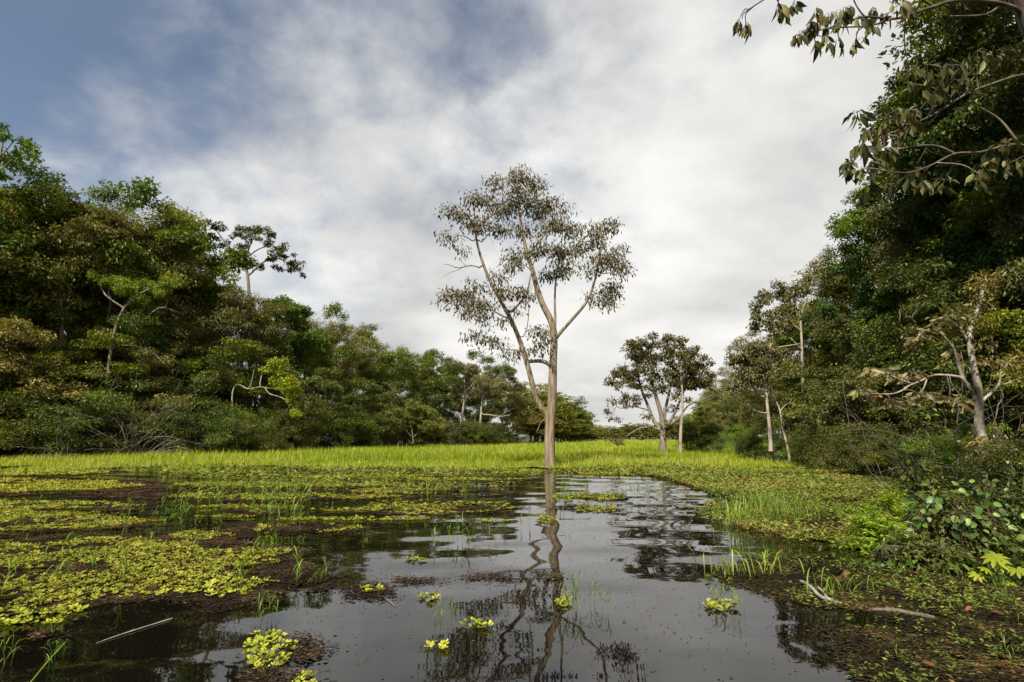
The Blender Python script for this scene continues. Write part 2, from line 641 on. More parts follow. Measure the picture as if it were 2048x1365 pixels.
def grid_sheet(xs, ys, zf):
    X, Y = np.meshgrid(xs, ys)
    Z = zf(X, Y)
    V = np.stack([X, Y, Z], -1).reshape(-1, 3)
    nx, ny = len(xs), len(ys)
    i, j = np.meshgrid(np.arange(nx - 1), np.arange(ny - 1))
    b = (j * nx + i).ravel()
    return V, np.stack([b, b + 1, b + nx + 1, b + nx], -1)


def warp_axis(lo, hi, n, k):
    t = np.linspace(-1, 1, n)
    s = np.sinh(t * k) / math.sinh(k)
    return np.where(s < 0, -s * lo, s * hi)


mb = MB()
V, Q = grid_sheet(warp_axis(-3000, 3000, 260, 5.5), np.concatenate([np.linspace(-200, -5, 12), np.geomspace(1, 3900, 240) - 2]), terrain_h)
mb.add(V, Q)
tag(mb.build('ground', M['ground'], smooth=True), kind='structure')
mb = MB()
mb.add([(-3000, -200, 0), (3000, -200, 0), (3000, 3900, 0), (-3000, 3900, 0)], [(0, 1, 2, 3)])
tag(mb.build('water', M['water']), kind='structure')


# ------------------------------------------------------------------ tree growing
class Skel:
    def __init__(self):
        self.p, self.par, self.fix, self.plen = [], [], [], []
        self.paths = []

    def path(self, pts, parent=-1, fixed=None):
        ids = []
        for i, q in enumerate(pts):
            self.p.append(np.asarray(q, float))
            self.par.append(parent)
            self.fix.append(None if fixed is None else fixed[i])
            pl = 0 if parent < 0 else self.plen[parent] + np.linalg.norm(self.p[-1] - self.p[parent])
            self.plen.append(pl)
            parent = len(self.p) - 1
            ids.append(parent)
        self.paths.append(ids)
        return ids

    def nearest(self, q, w=.0, up=0.0):
        P = np.array(self.p)
        d = np.linalg.norm(P - q, axis=1)
        c = d + w * np.array(self.plen) + up * np.maximum(0, P[:, 2] - q[2] + .35 * np.linalg.norm((P - q)[:, :2], axis=1))
        return int(np.argmin(c))

    def grow(self, centers, w=.2, up=1.0, sag=.08, r=None, mind=0, first=0):
        r = r or rng
        base = self.p[0]
        order = np.argsort([np.linalg.norm(c - base) for c in centers])
        for k in order:
            c = np.asarray(centers[k])
            i = self.nearest(c, w, up)
            a = self.p[i]
            L = np.linalg.norm(c - a)
            if L < 0.05:
                continue
            pd = a - self.p[self.par[i]] if self.par[i] >= 0 else np.array([0, 0, 1.0])
            pd = pd / max(np.linalg.norm(pd), 1e-6)
            m1 = a + (c - a) * .33 + pd * L * .16 + r.normal(0, .05, 3) * L
            m2 = a + (c - a) * .68 + pd * L * .12 + np.array([0, 0, sag * L]) + r.normal(0, .05, 3) * L
            self.path([a + (c - a) * .02, m1, m2, c], i)

    def radii(self, tip, expo=.5):
        n = len(self.p)
        cnt = np.zeros(n)
        has = np.zeros(n, bool)
        for i in range(n):
            if self.par[i] >= 0:
                has[self.par[i]] = True
        cnt[~has] = 1
        for i in range(n - 1, -1, -1):
            if self.par[i] >= 0:
                cnt[self.par[i]] += cnt[i]
        rad = tip * np.maximum(cnt, 1) ** expo
        for i in range(n):
            if self.fix[i] is not None:
                rad[i] = self.fix[i]
            elif self.par[i] >= 0:
                rad[i] = min(rad[i], rad[self.par[i]] * .85)
        return rad

    def emit(self, mb, tip, sides=6, expo=.5, only=None):
        rad = self.radii(tip, expo)
        for k, ids in enumerate(self.paths):
            if only is not None and k not in only:
                continue
            pts = [self.p[i] for i in ids]
            rr = [rad[i] for i in ids]
            p = self.par[ids[0]]
            if p >= 0:
                pts = [self.p[p]] + pts[1:] if np.linalg.norm(self.p[p] - pts[0]) < .35 * np.linalg.norm(pts[-1] - pts[0]) else [self.p[p]] + pts
                rr = [min(rad[p], rr[0] * 1.25)] + (rr[1:] if len(pts) == len(rr) else rr)
            m = 2 if len(pts) <= 6 else 1
            sp = spline(pts, m)
            t = np.linspace(0, len(rr) - 1, len(sp))
            r2 = np.interp(t, np.arange(len(rr)), rr)
            big = max(rr)
            k_ = sides if big > tip * 3 else (5 if big > tip * 1.8 else 3)
            tube(mb, sp, r2, k_)


def clump_leaves(mb, centers, radii, per, L, W, r, droop=.3, flat=.6, outward=.8, vbase=0.0, mat=0, spread=1.0):
    """leaves spread through each clump, denser on its outer skin"""
    C = np.repeat(np.asarray(centers), per, axis=0)
    rad = np.repeat(np.broadcast_to(np.asarray(radii), (len(centers),)), per)[:, None]
    n = len(C)
    d = unit(r.normal(size=(n, 3)))
    rr = r.random((n, 1)) ** .45
    off = d * rr * rad * np.array([1, 1, flat])
    P = C + off
    D = unit(d * outward * np.array([1, 1, .5]) + r.normal(0, .5, (n, 3)) + np.array([0, 0, -droop]))
    Nn = unit(np.array([0, 0, 1.0]) + r.normal(0, .45, (n, 3)) + d * .35)
    cv = np.repeat(r.normal(0, .10, len(centers)), per)
    val = np.clip(vbase + .42 + cv + r.normal(0, .17, n) + (r.random(n) > .965) * .35, 0, 1)
    s = r.uniform(.65, 1.25, n)
    leaves(mb, P, D, Nn, L * s, W * s, val, droop=.1, mat=mat)


def twigs(mb, centers, radii, per, thick, r):
    for c, rd in zip(centers, np.broadcast_to(radii, (len(centers),))):
        for _ in range(per):
            d = unit(r.normal(size=3) + np.array([0, 0, .25]))
            e = c + d * rd * r.uniform(.6, 1.05) * np.array([1, 1, .7])
            m = (c + e) / 2 + r.normal(0, .12, 3) * rd
            tube(mb, [c, m, e], [thick, thick * .75, thick * .4], 3, cap=False)


def crown_points(r, n, H, th, Rr, top=1.0, low=.55, lobes=4, gap=.0, shell=.5, nl=0, lr=.36):
    """clump centres through an uneven crown: big lobes at the bough ends, small clumps over each lobe's upper side"""
    ph = r.uniform(0, 6.28, (lobes, 2))
    am = r.uniform(.12, .32, lobes)
    hz = (H - th) / 2
    cz = th + hz

    def pick():
        while True:
            d = unit(r.normal(size=3))
            az = math.atan2(d[1], d[0])
            k = 1 + sum(am[i] * math.sin((i + 1) * az + ph[i, 0] + 2.2 * d[2] * (1 + i * .5) + ph[i, 1]) for i in range(lobes)) * .75
            u = r.random() ** shell
            p = d * np.array([Rr, Rr, hz]) * k * (.25 + .75 * u)
            if p[2] < 0:
                p[:2] *= 1 + (low - 1) * min(1, -p[2] / hz)
            p = p + np.array([0, 0, cz])
            if th * .7 < p[2] < H:
                return p
    if not nl:
        return np.array([pick() for _ in range(n)])
    L = []
    tries = 0
    while len(L) < nl and tries < 4000:
        p = pick()
        tries += 1
        if all(np.linalg.norm(p - q) > Rr * lr * 1.15 for q in L):
            L.append(p)
    out = []
    for i in range(n):
        c = L[i % len(L)]
        d = unit(r.normal(size=3))
        d[2] = abs(d[2]) * 1.0 - .25
        out.append(c + d * Rr * lr * r.uniform(.55, 1.0) * np.array([1.1, 1.1, .95]) - np.array([0, 0, Rr * lr * .3]))
    out = np.array(out)
    out[:, 2] = np.minimum(out[:, 2], H - .2)
    return out


def grow_tree(seed, H, th, Rr, nc, per, L, W, crad, leaf, bark, tr=.2, tip=.02, droop=.3, flat=.6, low=.6, lean=.03, tw=3, shell=.5, stems=1, vbase=0, sides=7, nl=0, lr=.36):
    r = np.random.default_rng(seed)
    sk = Skel()
    for s in range(stems):
        n = 7
        z = np.linspace(0, (th + (H - th) * .72) * (1 if s == 0 else r.uniform(.6, .9)), n)
        off = np.cumsum(r.normal(0, lean * H / n, (n, 2)), axis=0)
        off[0] = 0
        if stems > 1:
            a = r.uniform(0, 6.28)
            off += np.outer(z / max(z[-1], 1e-6), [math.cos(a), math.sin(a)]) * Rr * r.uniform(.25, .6)
            off[0] += r.normal(0, .12, 2)
        pts = np.column_stack([off, z])
        pts[0, 2] = -.25
        rr = tr * (1 - .85 * np.linspace(0, 1, n) ** .9) * (1 if s == 0 else .7)
        rr[0] *= 1.35
        sk.path(pts, -1, list(rr))
    C = crown_points(r, nc, H, th, Rr, low=low, shell=shell, nl=nl, lr=lr)
    C[:, :2] += sk.p[6][:2] * .7
    sk.grow(C, r=r)
    t = MB()
    sk.emit(t, tip, sides)
    cr = r.uniform(.75, 1.3, nc) * crad
    if tw:
        twigs(t, C, cr, tw, tip * .45, r)
    c = MB()
    clump_leaves(c, C, cr, per, L, W, r, droop=droop, flat=flat, vbase=vbase)
    return t.mesh('trunk', bark, True), c.mesh('crown', leaf)


def dist_leaf(px, W):
    return W


ORD = ['first', 'second', 'third', 'fourth', 'fifth', 'sixth', 'seventh', 'eighth', 'ninth', 'tenth', 'eleventh', 'twelfth', 'thirteenth', 'fourteenth', 'fifteenth', 'sixteenth', 'seventeenth', 'eighteenth', 'nineteenth', 'twentieth',
       'twenty-first', 'twenty-second', 'twenty-third', 'twenty-fourth', 'twenty-fifth', 'twenty-sixth', 'twenty-seventh', 'twenty-eighth', 'twenty-ninth', 'thirtieth', 'thirty-first', 'thirty-second', 'thirty-third', 'thirty-fourth', 'thirty-fifth', 'thirty-sixth', 'thirty-seventh', 'thirty-eighth', 'thirty-ninth', 'fortieth']

ORD += [t + u for t in ('forty-', 'fifty-', 'sixty-') for u in ORD[:9]]
# kinds of forest tree: unit height 20 m (big), 9 m (understorey), 4 m (bush)
KIND = {}


def kind(key, H, *a, **k):
    KIND[key] = (H, *grow_tree(*a[:1], H, *a[1:], **k))


kind('dense', 20, 1, 6, 5.2, 190, 105, .30, .15, .78, M['leaf_dark'], M['bark_grey'], tr=.26, tip=.022, nl=19, flat=.68)
kind('dense2', 20, 2, 5, 4.8, 190, 100, .27, .13, .75, M['leaf_green'], M['bark'], tr=.24, tip=.02, flat=.55, nl=21, lr=.33)
kind('olive', 20, 3, 4, 5.0, 210, 100, .27, .11, .78, M['leaf_olive'], M['bark_grey'], tr=.24, tip=.02, droop=.6, nl=20, lr=.36, flat=.72)
kind('olive2', 20, 4, 5.5, 4.6, 180, 105, .24, .10, .75, M['leaf_olive'], M['bark_grey'], tr=.22, tip=.018, flat=.65, nl=24, lr=.32)
kind('tall', 20, 5, 8, 4.0, 150, 110, .36, .19, .75, M['leaf_dark'], M['bark_grey'], tr=.25, tip=.022, flat=.58, nl=12, lr=.42)
kind('thin_brown', 20, 6, 6, 5.0, 130, 70, .27, .11, .7, M['leaf_brown'], M['bark_pale'], tr=.17, tip=.03, droop=.5, nl=20, lr=.28)
kind('under', 9, 7, 1.2, 3.6, 140, 110, .20, .09, .55, M['leaf_bush'], M['twig'], tr=.10, tip=.014, low=.9, stems=3, nl=18, lr=.33)
kind('under2', 9, 8, 1.0, 3.2, 140, 110, .18, .08, .5, M['leaf_olive'], M['twig'], tr=.10, tip=.014, low=.95, stems=3, droop=.5, nl=18, lr=.33)
kind('under3', 9, 9, 1.5, 3.4, 130, 110, .2, .1, .55, M['leaf_green'], M['twig'], tr=.10, tip=.014, low=.9, stems=2, flat=.35, nl=14, lr=.36)
kind('bush', 4, 10, .3, 2.4, 90, 140, .13, .06, .5, M['leaf_bush'], M['twig'], tr=.05, tip=.009, low=1.1, stems=4)
kind('bush2', 4, 12, .3, 2.2, 90, 140, .13, .055, .48, M['leaf_green'], M['twig'], tr=.05, tip=.009, low=1.1, stems=4, droop=.1)
kind('near', 18, 13, 2.5, 3.0, 330, 115, .18, .095, .48, M['leaf_backlit'], M['bark_grey'], tr=.17, tip=.012, droop=.4, nl=30, lr=.40, flat=.6)
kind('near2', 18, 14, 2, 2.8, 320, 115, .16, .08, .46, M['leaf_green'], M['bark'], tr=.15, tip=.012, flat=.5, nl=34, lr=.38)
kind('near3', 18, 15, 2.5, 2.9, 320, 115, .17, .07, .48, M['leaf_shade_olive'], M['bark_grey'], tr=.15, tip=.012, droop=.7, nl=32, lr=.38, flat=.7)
kind('far', 20, 16, .5, 5.2, 60, 90, .62, .34, 1.4, M['leaf_olive'], M['bark'], tr=.25, tip=.03, tw=0)
kind('far2', 20, 17, .5, 4.6, 55, 90, .62, .36, 1.4, M['leaf_dark'], M['bark'], tr=.25, tip=.03, tw=0)
LOOK = dict(dense='dense dark green', dense2='leafy mid green', olive='rounded olive green', olive2='grey-olive fine-leaved', tall='tall dark narrow',
            thin_brown='thin brownish pale-limbed', under='dark leafy low', under2='low drooping olive', under3='low fresh green', bush='dark green rounded', bush2='fresh green rounded',
            near='dark big-crowned', near2='green layered', near3='olive drooping', far='olive', far2='dark')
COUNT = {}
PLANTED = {}


def plant(key, px, Y, top, name, cat, place, group, dx=1.0, rz=None):
    """a tree of a kind with its base at (px, Y) and its top at picture height top"""
    H0, tm, cm = KIND[key]
    x = at(px, (876 + top) / 2, Y)[0]
    ht = at(px, top, Y)[2]
    z = float(terrain_h(np.array([x]), np.array([Y]))[0])
    z = max(z, -.1)
    s = max(.15, (ht - z) / H0)
    COUNT[(place, key)] = COUNT.get((place, key), 0) + 1
    k = COUNT[(place, key)]
    w = thing(name, 'tree', cat, (x, Y, z), rng.uniform(0, 6.28) if rz is None else rz, (s * dx, s * dx, s), group)
    link('trunk', tm, w)
    tag(link('crown', cm, w), kind='stuff')
    PLANTED.setdefault((key, cat, place), []).append((x / Y, w))
    return w


# ------------------------------------------------------------------ left forest
G1 = 'trees of the left forest edge'
front = [(-150, 37, 300, 'tall'), (-90, 38, 330, 'dense'), (10, 41, 360, 'olive'), (80, 43, 350, 'dense2'), (150, 45, 345, 'dense'), (215, 45, 375, 'olive'), (285, 48, 395, 'olive2'), (345, 51, 418, 'tall'),
         (392, 50, 475, 'dense2'), (452, 50, 535, 'olive'), (518, 53, 585, 'olive2'), (568, 60, 572, 'tall'), (612, 64, 612, 'dense'), (655, 70, 618, 'olive'), (705, 75, 634, 'olive2'), (745, 80, 668, 'dense'),
         (795, 86, 680, 'olive'), (845, 92, 694, 'dense2'), (890, 97, 698, 'dense'), (935, 102, 708, 'thin_brown'), (975, 108, 716, 'dense'), (1005, 114, 728, 'thin_brown'), (1035, 124, 748, 'olive')]
for px, Y, top, k in front:
    plant(k, px, Y, top + rng.uniform(-14, 16), 'forest_tree', 'tree', 'along the left forest edge', G1)
for px, Y, top, k in [(-230, 36, 330, 'dense'), (-320, 34, 300, 'olive'), (-410, 32, 280, 'dense2'), (-520, 30, 260, 'dense'), (-650, 27, 220, 'olive2')]:
    plant(k, px, Y, top, 'forest_tree', 'tree', 'beyond the left edge of the view', 'trees beyond the left edge')
    plant('under', px, Y - 3, 620, 'understorey_tree', 'small tree', 'beyond the left edge of the view', 'trees beyond the left edge', 1.15)
back = [(-40, 52, 340, 'tall'), (45, 55, 380, 'olive'), (120, 56, 380, 'tall'), (190, 58, 420, 'dense'), (260, 60, 430, 'dense'), (320, 62, 450, 'olive'), (380, 63, 520, 'dense'), (430, 64, 590, 'olive'),
        (540, 70, 610, 'dense'), (590, 76, 640, 'dense'), (640, 82, 650, 'tall'), (690, 88, 660, 'dense'), (740, 95, 690, 'olive'), (790, 100, 700, 'dense'), (840, 108, 708, 'dense'), (890, 112, 715, 'tall'), (960, 125, 735, 'dense')]
for px, Y, top, k in back:
    plant(k, px, Y, top, 'forest_tree', 'tree', 'in the second row of the left forest', 'trees behind the left forest edge')
under = []
for i, px in enumerate(np.concatenate([np.arange(-70, 600, 48), np.arange(600, 1060, 42)])):
    Y = float(np.interp(px, [-70, 0, 300, 500, 700, 900, 1060], [36, 38, 44, 50, 68, 92, 122]))
    hgt = float(np.interp(px, [-70, 300, 500, 700, 900, 1060], [640, 690, 720, 745, 780, 805])) + rng.uniform(-45, 45)
    under.append((px, Y, hgt, ['under', 'under2', 'under3', 'under', 'under2'][int(rng.integers(0, 5))]))
for px, Y, top, k in under:
    plant(k, px, Y, top, 'understorey_tree', 'small tree', 'under the left forest edge', 'small trees under the left forest', 1.15)
for px, Y, top, k in [(452, 41.5, 800, 'bush'), (478, 42, 822, 'bush2'), (510, 42.5, 838, 'bush'), (545, 43.5, 845, 'bush'), (915, 82, 842, 'bush'), (938, 82, 846, 'bush2'), (960, 83, 844, 'bush'), (985, 84, 850, 'bush')]:
    plant(k, px, Y, top, 'bank_bush', 'bush', 'at the foot of the left forest', 'bushes along the left bank', 1.2)
for i, px in enumerate(np.arange(-60, 1060, 34)):
    Y = float(np.interp(px, [-70, 0, 300, 500, 700, 900, 1060], [34, 36, 42, 48, 65, 89, 118]))
    top = float(np.interp(px, [-70, 500, 1060], [800, 820, 845])) + rng.uniform(-25, 25)
    plant('bush' if rng.random() < .75 else 'bush2', px + rng.uniform(-8, 8), Y, top, 'bank_bush', 'bush', 'at the foot of the left forest', 'bushes along the left bank', 1.3)
for px, Y, top, k in [(1062, 140, 762, 'far'), (1085, 150, 785, 'far2'), (1108, 160, 792, 'far'), (1128, 175, 790, 'far2'), (1140, 195, 808, 'far'), (1150, 215, 822, 'far2'), (1160, 240, 832, 'far'), (1170, 270, 840, 'far'), (1182, 310, 846, 'far2'),
                      (1196, 360, 849, 'far'), (1212, 420, 851, 'far2'), (1228, 470, 852, 'far'), (1243, 500, 848, 'far2'), (1258, 500, 845, 'far'), (1275, 470, 846, 'far2'), (1292, 430, 846, 'far'), (1310, 400, 844, 'far2'), (1330, 360, 838, 'far'), (1352, 320, 832, 'far2'), (1375, 280, 826, 'far'), (1400, 240, 815, 'far2'), (1425, 200, 800, 'far'), (1450, 170, 780, 'far2'), (1478, 140, 760, 'far')]:
    for q in range(3):
        plant(k if q == 0 else 'far', px + q * 7, Y + (0, 18, -6)[q], (top, top + 3, (876 + top) / 2 + 2)[q], 'distant_tree', 'tree', 'at the far end of the meadow', 'distant trees at the end of the meadow', (2.0, 2.0, 3.2)[q])

# ------------------------------------------------------------------ right forest
G2 = 'trees of the right forest'
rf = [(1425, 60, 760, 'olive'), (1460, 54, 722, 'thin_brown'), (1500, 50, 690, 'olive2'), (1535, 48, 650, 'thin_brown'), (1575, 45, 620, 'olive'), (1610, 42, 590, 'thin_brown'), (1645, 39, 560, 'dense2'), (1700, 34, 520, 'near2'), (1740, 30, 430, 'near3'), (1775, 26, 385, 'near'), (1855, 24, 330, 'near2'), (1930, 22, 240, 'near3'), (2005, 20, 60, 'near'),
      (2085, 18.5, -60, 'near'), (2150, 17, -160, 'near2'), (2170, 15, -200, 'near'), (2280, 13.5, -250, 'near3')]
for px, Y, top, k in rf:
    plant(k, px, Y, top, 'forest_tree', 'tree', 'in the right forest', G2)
rb = [(1560, 60, 700, 'olive'), (1620, 52, 650, 'dense'), (1680, 40, 560, 'dense'), (1740, 36, 480, 'olive'), (1800, 33, 430, 'dense'), (1880, 31, 370, 'dense2'), (2010, 29, 250, 'dense'), (2090, 27, 120, 'olive'), (2130, 25, 0, 'dense'), (2230, 22, -60, 'dense')]
for px, Y, top, k in rb:
    plant(k, px, Y, top, 'forest_tree', 'tree', 'in the second row of the right forest', 'trees behind the right forest edge')
for px, Y, top, k in [(q0, q1 + (2.6 if q0 > 1700 else 0), q2, q3) for q0, q1, q2, q3 in [(1440, 50, 800, 'under'), (1490, 46, 790, 'under2'), (1540, 42, 780, 'under'), (1590, 36, 760, 'under2'), (1640, 30, 730, 'under3'), (1690, 27, 690, 'under2'), (1730, 24.5, 730, 'under'), (1780, 23, 640, 'under'), (1830, 21, 690, 'under2'),
                      (1880, 19.5, 600, 'under3'), (1925, 18.5, 690, 'under'), (1970, 17, 560, 'under2'), (2020, 15.5, 640, 'under'), (2075, 14, 520, 'under'), (2140, 13, 600, 'under3'), (2220, 12, 500, 'under')] + [(1600 + 46 * i, 40 - 1.25 * i, 770 - 6 * i, ('under', 'under2')[i % 2]) for i in range(12)]]:
    plant(k, px, Y, top, 'understorey_tree', 'small tree', 'under the right forest edge', 'small trees under the right forest', 1.1)
for px, Y, top, k in [(1390, 48, 850, 'bush'), (1430, 46, 842, 'bush'), (1475, 42, 850, 'bush2'), (1520, 36, 862, 'bush'), (1560, 33, 852, 'bush'), (1600, 30, 868, 'bush2'), (1635, 27, 860, 'bush'), (1670, 25, 850, 'bush'), (1710, 22.5, 862, 'bush'), (1750, 21, 850, 'bush'),
                      (1790, 20, 870, 'bush2'), (1825, 18.5, 850, 'bush'), (1865, 17, 840, 'bush'), (1905, 16, 870, 'bush'), (1945, 14.5, 850, 'bush2'), (1990, 13, 880, 'bush'), (2035, 12, 850, 'bush'), (2080, 11, 880, 'bush'), (2140, 10, 870, 'bush2')]:
    plant(k, px, Y, top, 'bank_bush', 'bush', 'at the foot of the right forest', 'bushes along the right bank', 1.15)


# ------------------------------------------------------------------ traced trees
def traced_tree(name, label, base_px, Y, stems, clumps, leaf, bark, per, L, W, ppm=None, depth=1.0, tip=.012, droop=.9, flat=.75, tw=4, seed=3, fill=.05, w=.15, srk=1.0):
    """stems: list of (points in picture, start radius, end radius, parent index); clumps: (x, y, rx, ry) in the picture; all built on the tree's own plane with real depth"""
    r = np.random.default_rng(seed)
    k = Y / 1024 / math.cos(PITCH)
    base = at(base_px[0], base_px[1], Y)
    base[2] = max(0.0, base[2]) if base[2] > 0 else 0.0
    root = thing(name, label, 'tree', base)
    sk = Skel()
    ids_of = []
    dep_of = []
    for si, (pts, r0, r1, par) in enumerate(stems):
        n = len(pts)
        sl = r.uniform(-1, 1) * depth * (0 if si == 0 else 1)
        W3 = []
        d0 = 0.0
        if par >= 0:
            P2 = np.array([at(*pts[0], Y) - base])
            i0 = min(ids_of[par], key=lambda i: np.linalg.norm((sk.p[i] - P2[0])[[0, 2]]))
            d0 = sk.p[i0][1]
        else:
            i0 = -1
        for j, q in enumerate(pts):
            L3 = np.linalg.norm(at(*q, Y) - at(*pts[0], Y))
            dy = d0 + sl * L3 * .35
            W3.append(at(q[0], q[1], Y + dy) - base)
        if si == 0:
            W3[0][2] = -.35
        fine = spline(W3, 3)
        rr = np.linspace(1, 0, len(fine)) ** .8 * (r0 - r1) + r1
        if si == 0:
            rr[:2] *= [1.25, 1.08]
        ids_of.append(sk.path(fine, i0, list(rr)))
    C, CR = [], []
    for (cx, cy, rx, ry) in clumps:
        i = sk.nearest(at(cx, cy, Y) - base)
        dy = sk.p[i][1] + r.normal(0, 1) * rx * k * .9
        C.append(at(cx, cy, Y + dy) - base)
        CR.append((rx + ry) / 2 * k)
    C, CR = np.array(C), np.array(CR)
    # scatter sub-clumps inside each traced clump
    SC, SR = [], []
    for c, rd, (cx, cy, rx, ry) in zip(C, CR, clumps):
        for _ in range(max(2, int(round(rx * ry * k * k / fill)))):
            o = unit(r.normal(size=3)) * r.random() ** .4 * np.array([rx, (rx + ry) / 2, ry]) * k * 1.05
            SC.append(c + o)
            SR.append(r.uniform(.34, .56) * max(.7, rd) * srk)
    SC, SR = np.array(SC), np.array(SR)
    ns = len(sk.paths)
    sk.grow(C, w=w, up=.5, r=r)
    sk.grow(SC, w=.05, up=.3, r=r)
    t = MB()
    sk.emit(t, tip, 10, only=[0] + list(range(ns, len(sk.paths))))
    twigs(t, SC, SR, tw, tip * .5, r)
    t.build('trunk', bark, root, True)
    for i in range(1, ns):
        m = MB()
        sk.emit(m, tip, 8, only=[i])
        m.build('limb', bark, root, True)
    c = MB()
    clump_leaves(c, SC, SR * 1.05, per, L, W, r, droop=droop, flat=flat, outward=.6)
    tag(c.build('crown', leaf, root), kind='stuff')
    return root, sk, base


Z3 = lambda X, Y: (850 + X / 2.1, 310 + Y / 2.1)
main_stems = [
    ([Z3(524, 1312), Z3(524, 1240), Z3(524, 1150), Z3(533, 1050), Z3(536, 940), Z3(538, 870), Z3(542, 770), Z3(530, 700), Z3(490, 620), Z3(465, 540), Z3(450, 480), Z3(425, 400), Z3(405, 300), Z3(390, 180), Z3(392, 85)], .31, .025, -1),
    ([Z3(522, 1140), Z3(508, 1090), Z3(470, 1030), Z3(435, 900), Z3(405, 800), Z3(360, 690), Z3(310, 600), Z3(260, 500), Z3(222, 385), Z3(210, 300), Z3(205, 200)], .19, .02, 0),
    ([Z3(534, 895), Z3(515, 876), Z3(490, 867), Z3(460, 866), Z3(425, 870)], .12, .10, 0),
    ([Z3(542, 775), Z3(547, 700), Z3(545, 620), Z3(550, 520), Z3(570, 430), Z3(575, 370)], .085, .02, 0),
    ([Z3(543, 785), Z3(562, 755), Z3(610, 700), Z3(670, 630), Z3(700, 570), Z3(722, 490), Z3(740, 380), Z3(742, 300)], .115, .02, 0),
    ([Z3(350, 675), Z3(400, 620), Z3(430, 570), Z3(445, 500), Z3(460, 440)], .07, .02, 1),
    ([Z3(245, 480), Z3(195, 465), Z3(140, 475), Z3(100, 462), Z3(78, 460)], .045, .008, 1),
    ([Z3(155, 478), Z3(120, 490), Z3(95, 500), Z3(62, 522)], .022, .006, 6),
    ([Z3(352, 692), Z3(280, 650), Z3(200, 590), Z3(130, 570), Z3(95, 590)], .045, .01, 1),
    ([Z3(412, 822), Z3(330, 815), Z3(270, 790), Z3(200, 770)], .035, .01, 1),
    ([Z3(402, 785), Z3(430, 720), Z3(437, 620), Z3(437, 570)], .03, .01, 1),
    ([Z3(222, 385), Z3(270, 330), Z3(300, 290)], .04, .015, 1),
    ([Z3(218, 375), Z3(160, 340), Z3(110, 345)], .035, .012, 1),
    ([Z3(432, 420), Z3(500, 340), Z3(560, 260)], .06, .015, 0),
    ([Z3(728, 500), Z3(780, 495), Z3(815, 470)], .03, .01, 4),
    ([Z3(700, 575), Z3(740, 590), Z3(785, 600)], .03, .01, 4),
    ([Z3(685, 600), Z3(662, 578), Z3(655, 560)], .015, .005, 4),
    ([Z3(515, 1105), Z3(490, 1120), Z3(475, 1150), Z3(468, 1165)], .03, .008, 0),
    ([Z3(420, 840), Z3(470, 820), Z3(505, 800)], .025, .008, 1),
]
main_cl = [(400, 90, 50, 45), (300, 110, 40, 30), (460, 120, 50, 40), (520, 200, 60, 35), (580, 235, 25, 20), (400, 180, 80, 50), (340, 230, 60, 40), (470, 240, 60, 40), (250, 200, 45, 35), (200, 180, 35, 25), (110, 240, 35, 25),
           (160, 260, 40, 30), (230, 290, 60, 30), (320, 310, 50, 30), (400, 320, 40, 30), (100, 345, 40, 18), (150, 400, 25, 12), (520, 300, 50, 35), (380, 420, 50, 30), (370, 460, 40, 25), (480, 390, 50, 40), (550, 420, 60, 45),
           (620, 320, 50, 40), (570, 300, 40, 25), (590, 480, 50, 30), (530, 500, 40, 25), (650, 400, 40, 40), (740, 300, 50, 30), (780, 300, 25, 20), (720, 350, 40, 40), (780, 440, 50, 40), (820, 480, 35, 35), (740, 440, 50, 30),
           (700, 490, 30, 20), (780, 560, 40, 40), (740, 600, 40, 30), (780, 620, 25, 25), (825, 400, 25, 20), (300, 510, 30, 20), (220, 550, 40, 20), (180, 600, 50, 30), (120, 590, 50, 25), (90, 620, 25, 12), (190, 660, 40, 30),
           (260, 640, 60, 30), (320, 570, 40, 25), (400, 580, 50, 25), (450, 600, 20, 20), (240, 690, 30, 15), (380, 660, 20, 15), (330, 700, 25, 12), (230, 760, 50, 20), (180, 770, 20, 10), (300, 790, 40, 20), (380, 840, 20, 15),
           (470, 740, 40, 25), (490, 800, 30, 25), (510, 760, 15, 25), (440, 830, 20, 15), (340, 830, 20, 15)]
traced_tree('tall_forked_tree', 'tall slender forked tree with sparse brown leaves standing alone in the flooded grass', (1099.5, 934), 28.5, main_stems,
            [(*Z3(a, b), c / 2.1, d / 2.1) for a, b, c, d in main_cl], M['leaf_main'], M['bark_main'], 13, .25, .088, depth=.5, tip=.010, droop=1.0, fill=.0155, srk=1.75, tw=3)

Z4 = lambda X, Y: (1150 + X / 3.1, 520 + Y / 3.1)
r2 = np.random.default_rng(21)
cl = []
for _ in range(130):
    a = r2.uniform(.02, 1.0) * math.pi
    q = r2.uniform(.1, 1.0) ** .55
    cl.append((530 - math.cos(a) * 325 * q, 790 - math.sin(a) * 330 * q, r2.uniform(28, 50), r2.uniform(18, 32)))
cl += [(r2.uniform(205, 400), r2.uniform(690, 880), r2.uniform(25, 40), r2.uniform(18, 28)) for _ in range(16)]
cl += [(r2.uniform(690, 860), r2.uniform(660, 800), r2.uniform(25, 40), r2.uniform(16, 24)) for _ in range(12)]
cl += [(r2.uniform(400, 700), r2.uniform(700, 880), r2.uniform(22, 36), r2.uniform(16, 22)) for _ in range(12)]
cl += [(220, 870, 35, 28), (250, 990, 30, 22), (225, 940, 25, 20), (210, 1105, 26, 22), (300, 1130, 45, 28), (250, 1070, 40, 22), (430, 985, 40, 25), (420, 1090, 40, 25), (600, 910, 45, 30), (370, 860, 35, 30), (250, 780, 35, 30), (480, 780, 45, 30), (700, 780, 45, 28), (560, 1010, 40, 50), (545, 1070, 40, 40), (780, 750, 40, 25), (840, 640, 30, 22), (640, 840, 40, 25)]
